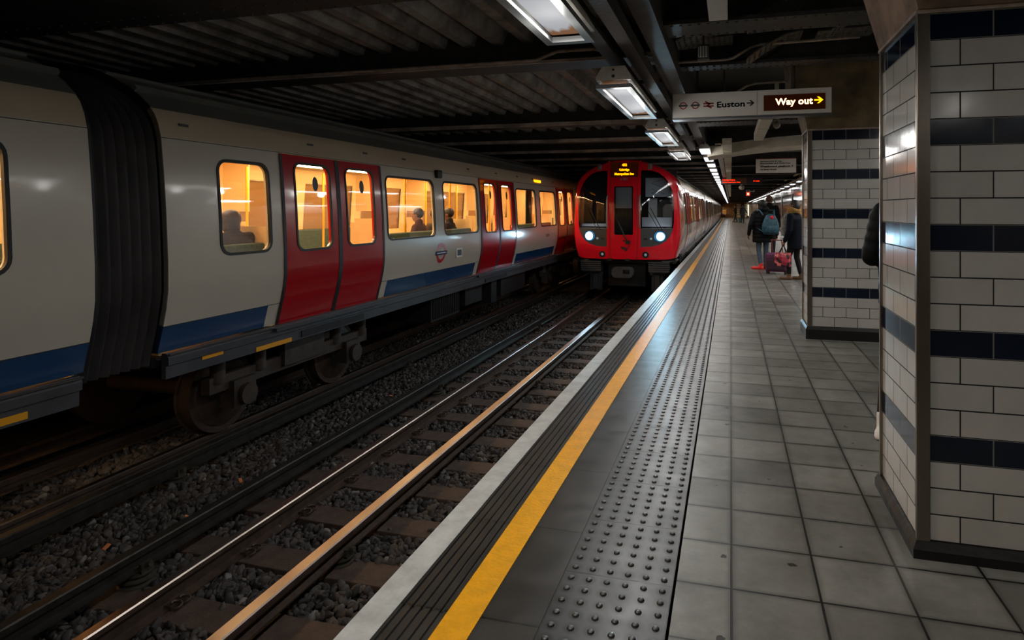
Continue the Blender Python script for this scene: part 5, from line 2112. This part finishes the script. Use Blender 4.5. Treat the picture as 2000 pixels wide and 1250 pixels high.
b.loft([[(TB.x + x * w, TB.y + y, z) for x, y in ((-.05, -.14), (.05, -.14), (.06, 0), (.05, .14), (-.05, .14), (-.06, 0))] for z, w in ((.27, .8), (.29, 1.1), (.45, 1.2), (.53, .7))])
o = b.build('bag', tm, t)
o.rotation_euler = (0, 0, 0)
for sx in (-.03, .03):
    b = B()
    b.tube([(TB.x + sx, TB.y - .07, .52), (-.235, .115, .66), (-.235, .125, .69), (-.235, .135, .66), (TB.x + sx, TB.y + .07, .52)], .008, 6)
    b.build('handle', m_black, t)

t = empty('suitcase', (.94, 13.6, 0), math.radians(-14))
tag(t, 'purple wheeled suitcase with its handle pulled up between the two women', 'suitcase')
pm = mat('purple_suitcase', (94, 36, 82), .55, noise=(5, .6), bump=(40, .2))
b = B()
b.box(-.22, .22, -.13, .13, .05, .44)
b.build('case', pm, t, bevel=.04)
b = B(); b.box(-.18, .18, -.155, -.13, .09, .30); b.build('front_pocket', mat('dark_purple', (46, 22, 44), .6), t, bevel=.012)
b = B()
b.box(-.19, .19, -.135, -.128, .35, .358)
b.box(-.04, -.01, -.145, -.13, .33, .38)
b.build('zip', m_stain, t)
b = B()
for xx in (-.10, .10):
    b.cyl((xx, .10, .42), (xx - .03, .12, .70), .010, n=8)
b.tube([(-.15, .12, .70), (.09, .12, .70)], .013, 8)
b.build('pull_handle', mat('handle_metal', (120, 60, 56), .35, .5), t)
for xx in (-.18, .18):
    b = B(); b.cyl((xx - .015, .08, .032), (xx + .015, .08, .032), .032, n=14); b.build('wheel', m_black, t)
for xx in (-.18, .18):
    b = B(); b.box(xx - .02, xx + .02, -.11, -.08, 0, .06); b.build('foot', m_black, t)

person('distant person in black standing sideways near the platform edge', (.50, 68, 0), math.radians(80), 1.78,
       J=dict(ankL=(-.10, .14, .09), toeL=(-.11, .30, .035), ankR=(.10, -.14, .09), toeR=(.11, .02, .035), elR=(.2, .1, 1.12), wrR=(.1, .28, 1.15)),
       skin=(190, 150, 130), jacket=(22, 22, 24), hem=.82, fine=False, wide=1.0)
person('distant person in a hooded grey coat walking away with a small case', (1.16, 64, 0), math.radians(-5), 1.74,
       J=dict(elR=(.34, -.02, 1.14), wrR=(.46, .02, .92)), jacket=(44, 46, 48), hem=.62, wide=1.15, hood=True, fine=False, hair=(70, 66, 62), hairstyle='full')
b = B(); b.box(.80, 1.04, 63.9, 64.1, .02, .5); b.cyl((.92, 64, .5), (.98, 64, .84), .015, n=6)
tag(b.build('suitcase', mat('teal_case', (40, 70, 74), .6), bevel=.02), 'small dark teal case beside the distant hooded person', 'suitcase')
b = B(); b.box(1.54, 1.74, 63.95, 64.1, .48, .72); b.tube([(1.56, 64, .72), (1.62, 64, .84), (1.70, 64, .72)], .01, 6)
tag(b.build('handbag', m_black, bevel=.02), 'black bag in the right hand of the distant hooded person', 'bag')

gp = person('person in a black puffer jacket, mostly hidden behind the foreground pillar', (1.07, 4.05, 0), math.radians(15), 1.66,
            J=dict(elL=(-.29, -.02, 1.10), wrL=(-.16, .12, 1.08), shL=(-.2, 0, 1.36), ankL=(-.20, .0, .09), toeL=(-.24, -.03, .035), kneeL=(-.14, .03, .49)),
            puff=.013, wide=1.15, hem=.8, shoes=(235, 235, 232), jacket=(9, 9, 10))


def seated(label, x, y, rz, jacket, skin, hair, style='short', lean=0.0):
    t = person(label, (x, y, ZR + 1.08), rz, 1.66,
               J=dict(pelvis=(0, 0, .53), chest=(0, .02 + lean * .5, .84), neck=(0, .02 + lean, 1.03), head=(0, .05 + lean * 1.4, 1.18 - abs(lean) * .3),
                      hipL=(-.09, .02, .52), hipR=(.09, .02, .52), kneeL=(-.10, .42, .50), kneeR=(.10, .42, .50), ankL=(-.10, .42, .09), ankR=(.10, .42, .09),
                      toeL=(-.10, .56, .035), toeR=(.10, .56, .035), shL=(-.17, .02 + lean * .8, .97), shR=(.17, .02 + lean * .8, .97), elL=(-.22, .08 + lean, .72), elR=(.22, .08 + lean, .72),
                      wrL=(-.10, .28 + lean, .66), wrR=(.10, .28 + lean, .66)),
               jacket=jacket, skin=skin, hair=hair, hem=.44, fine=False, hairstyle=style, lower=True)
    return t


seated('seated passenger in a dark coat in the end window of the passing train', TX2 + 1.10, LY + 1.13, math.radians(75), (50, 44, 42), (150, 104, 80), (52, 38, 30), 'full', .1)
seated('seated passenger seen at the right edge of the first wide train window', TX2 + .95, LY + 5.23, math.radians(100), (70, 40, 46), (150, 104, 80), (34, 26, 24), 'short')
seated('seated passenger with brown hair in the second wide train window, left of the two', TX2 + .95, LY + 5.82, math.radians(80), (90, 74, 60), (180, 130, 100), (70, 46, 30), 'full')
seated('seated passenger in dark clothes in the second wide train window, right of the two', TX2 + .95, LY + 6.40, math.radians(100), (40, 40, 44), (120, 84, 66), (24, 20, 20), 'short')
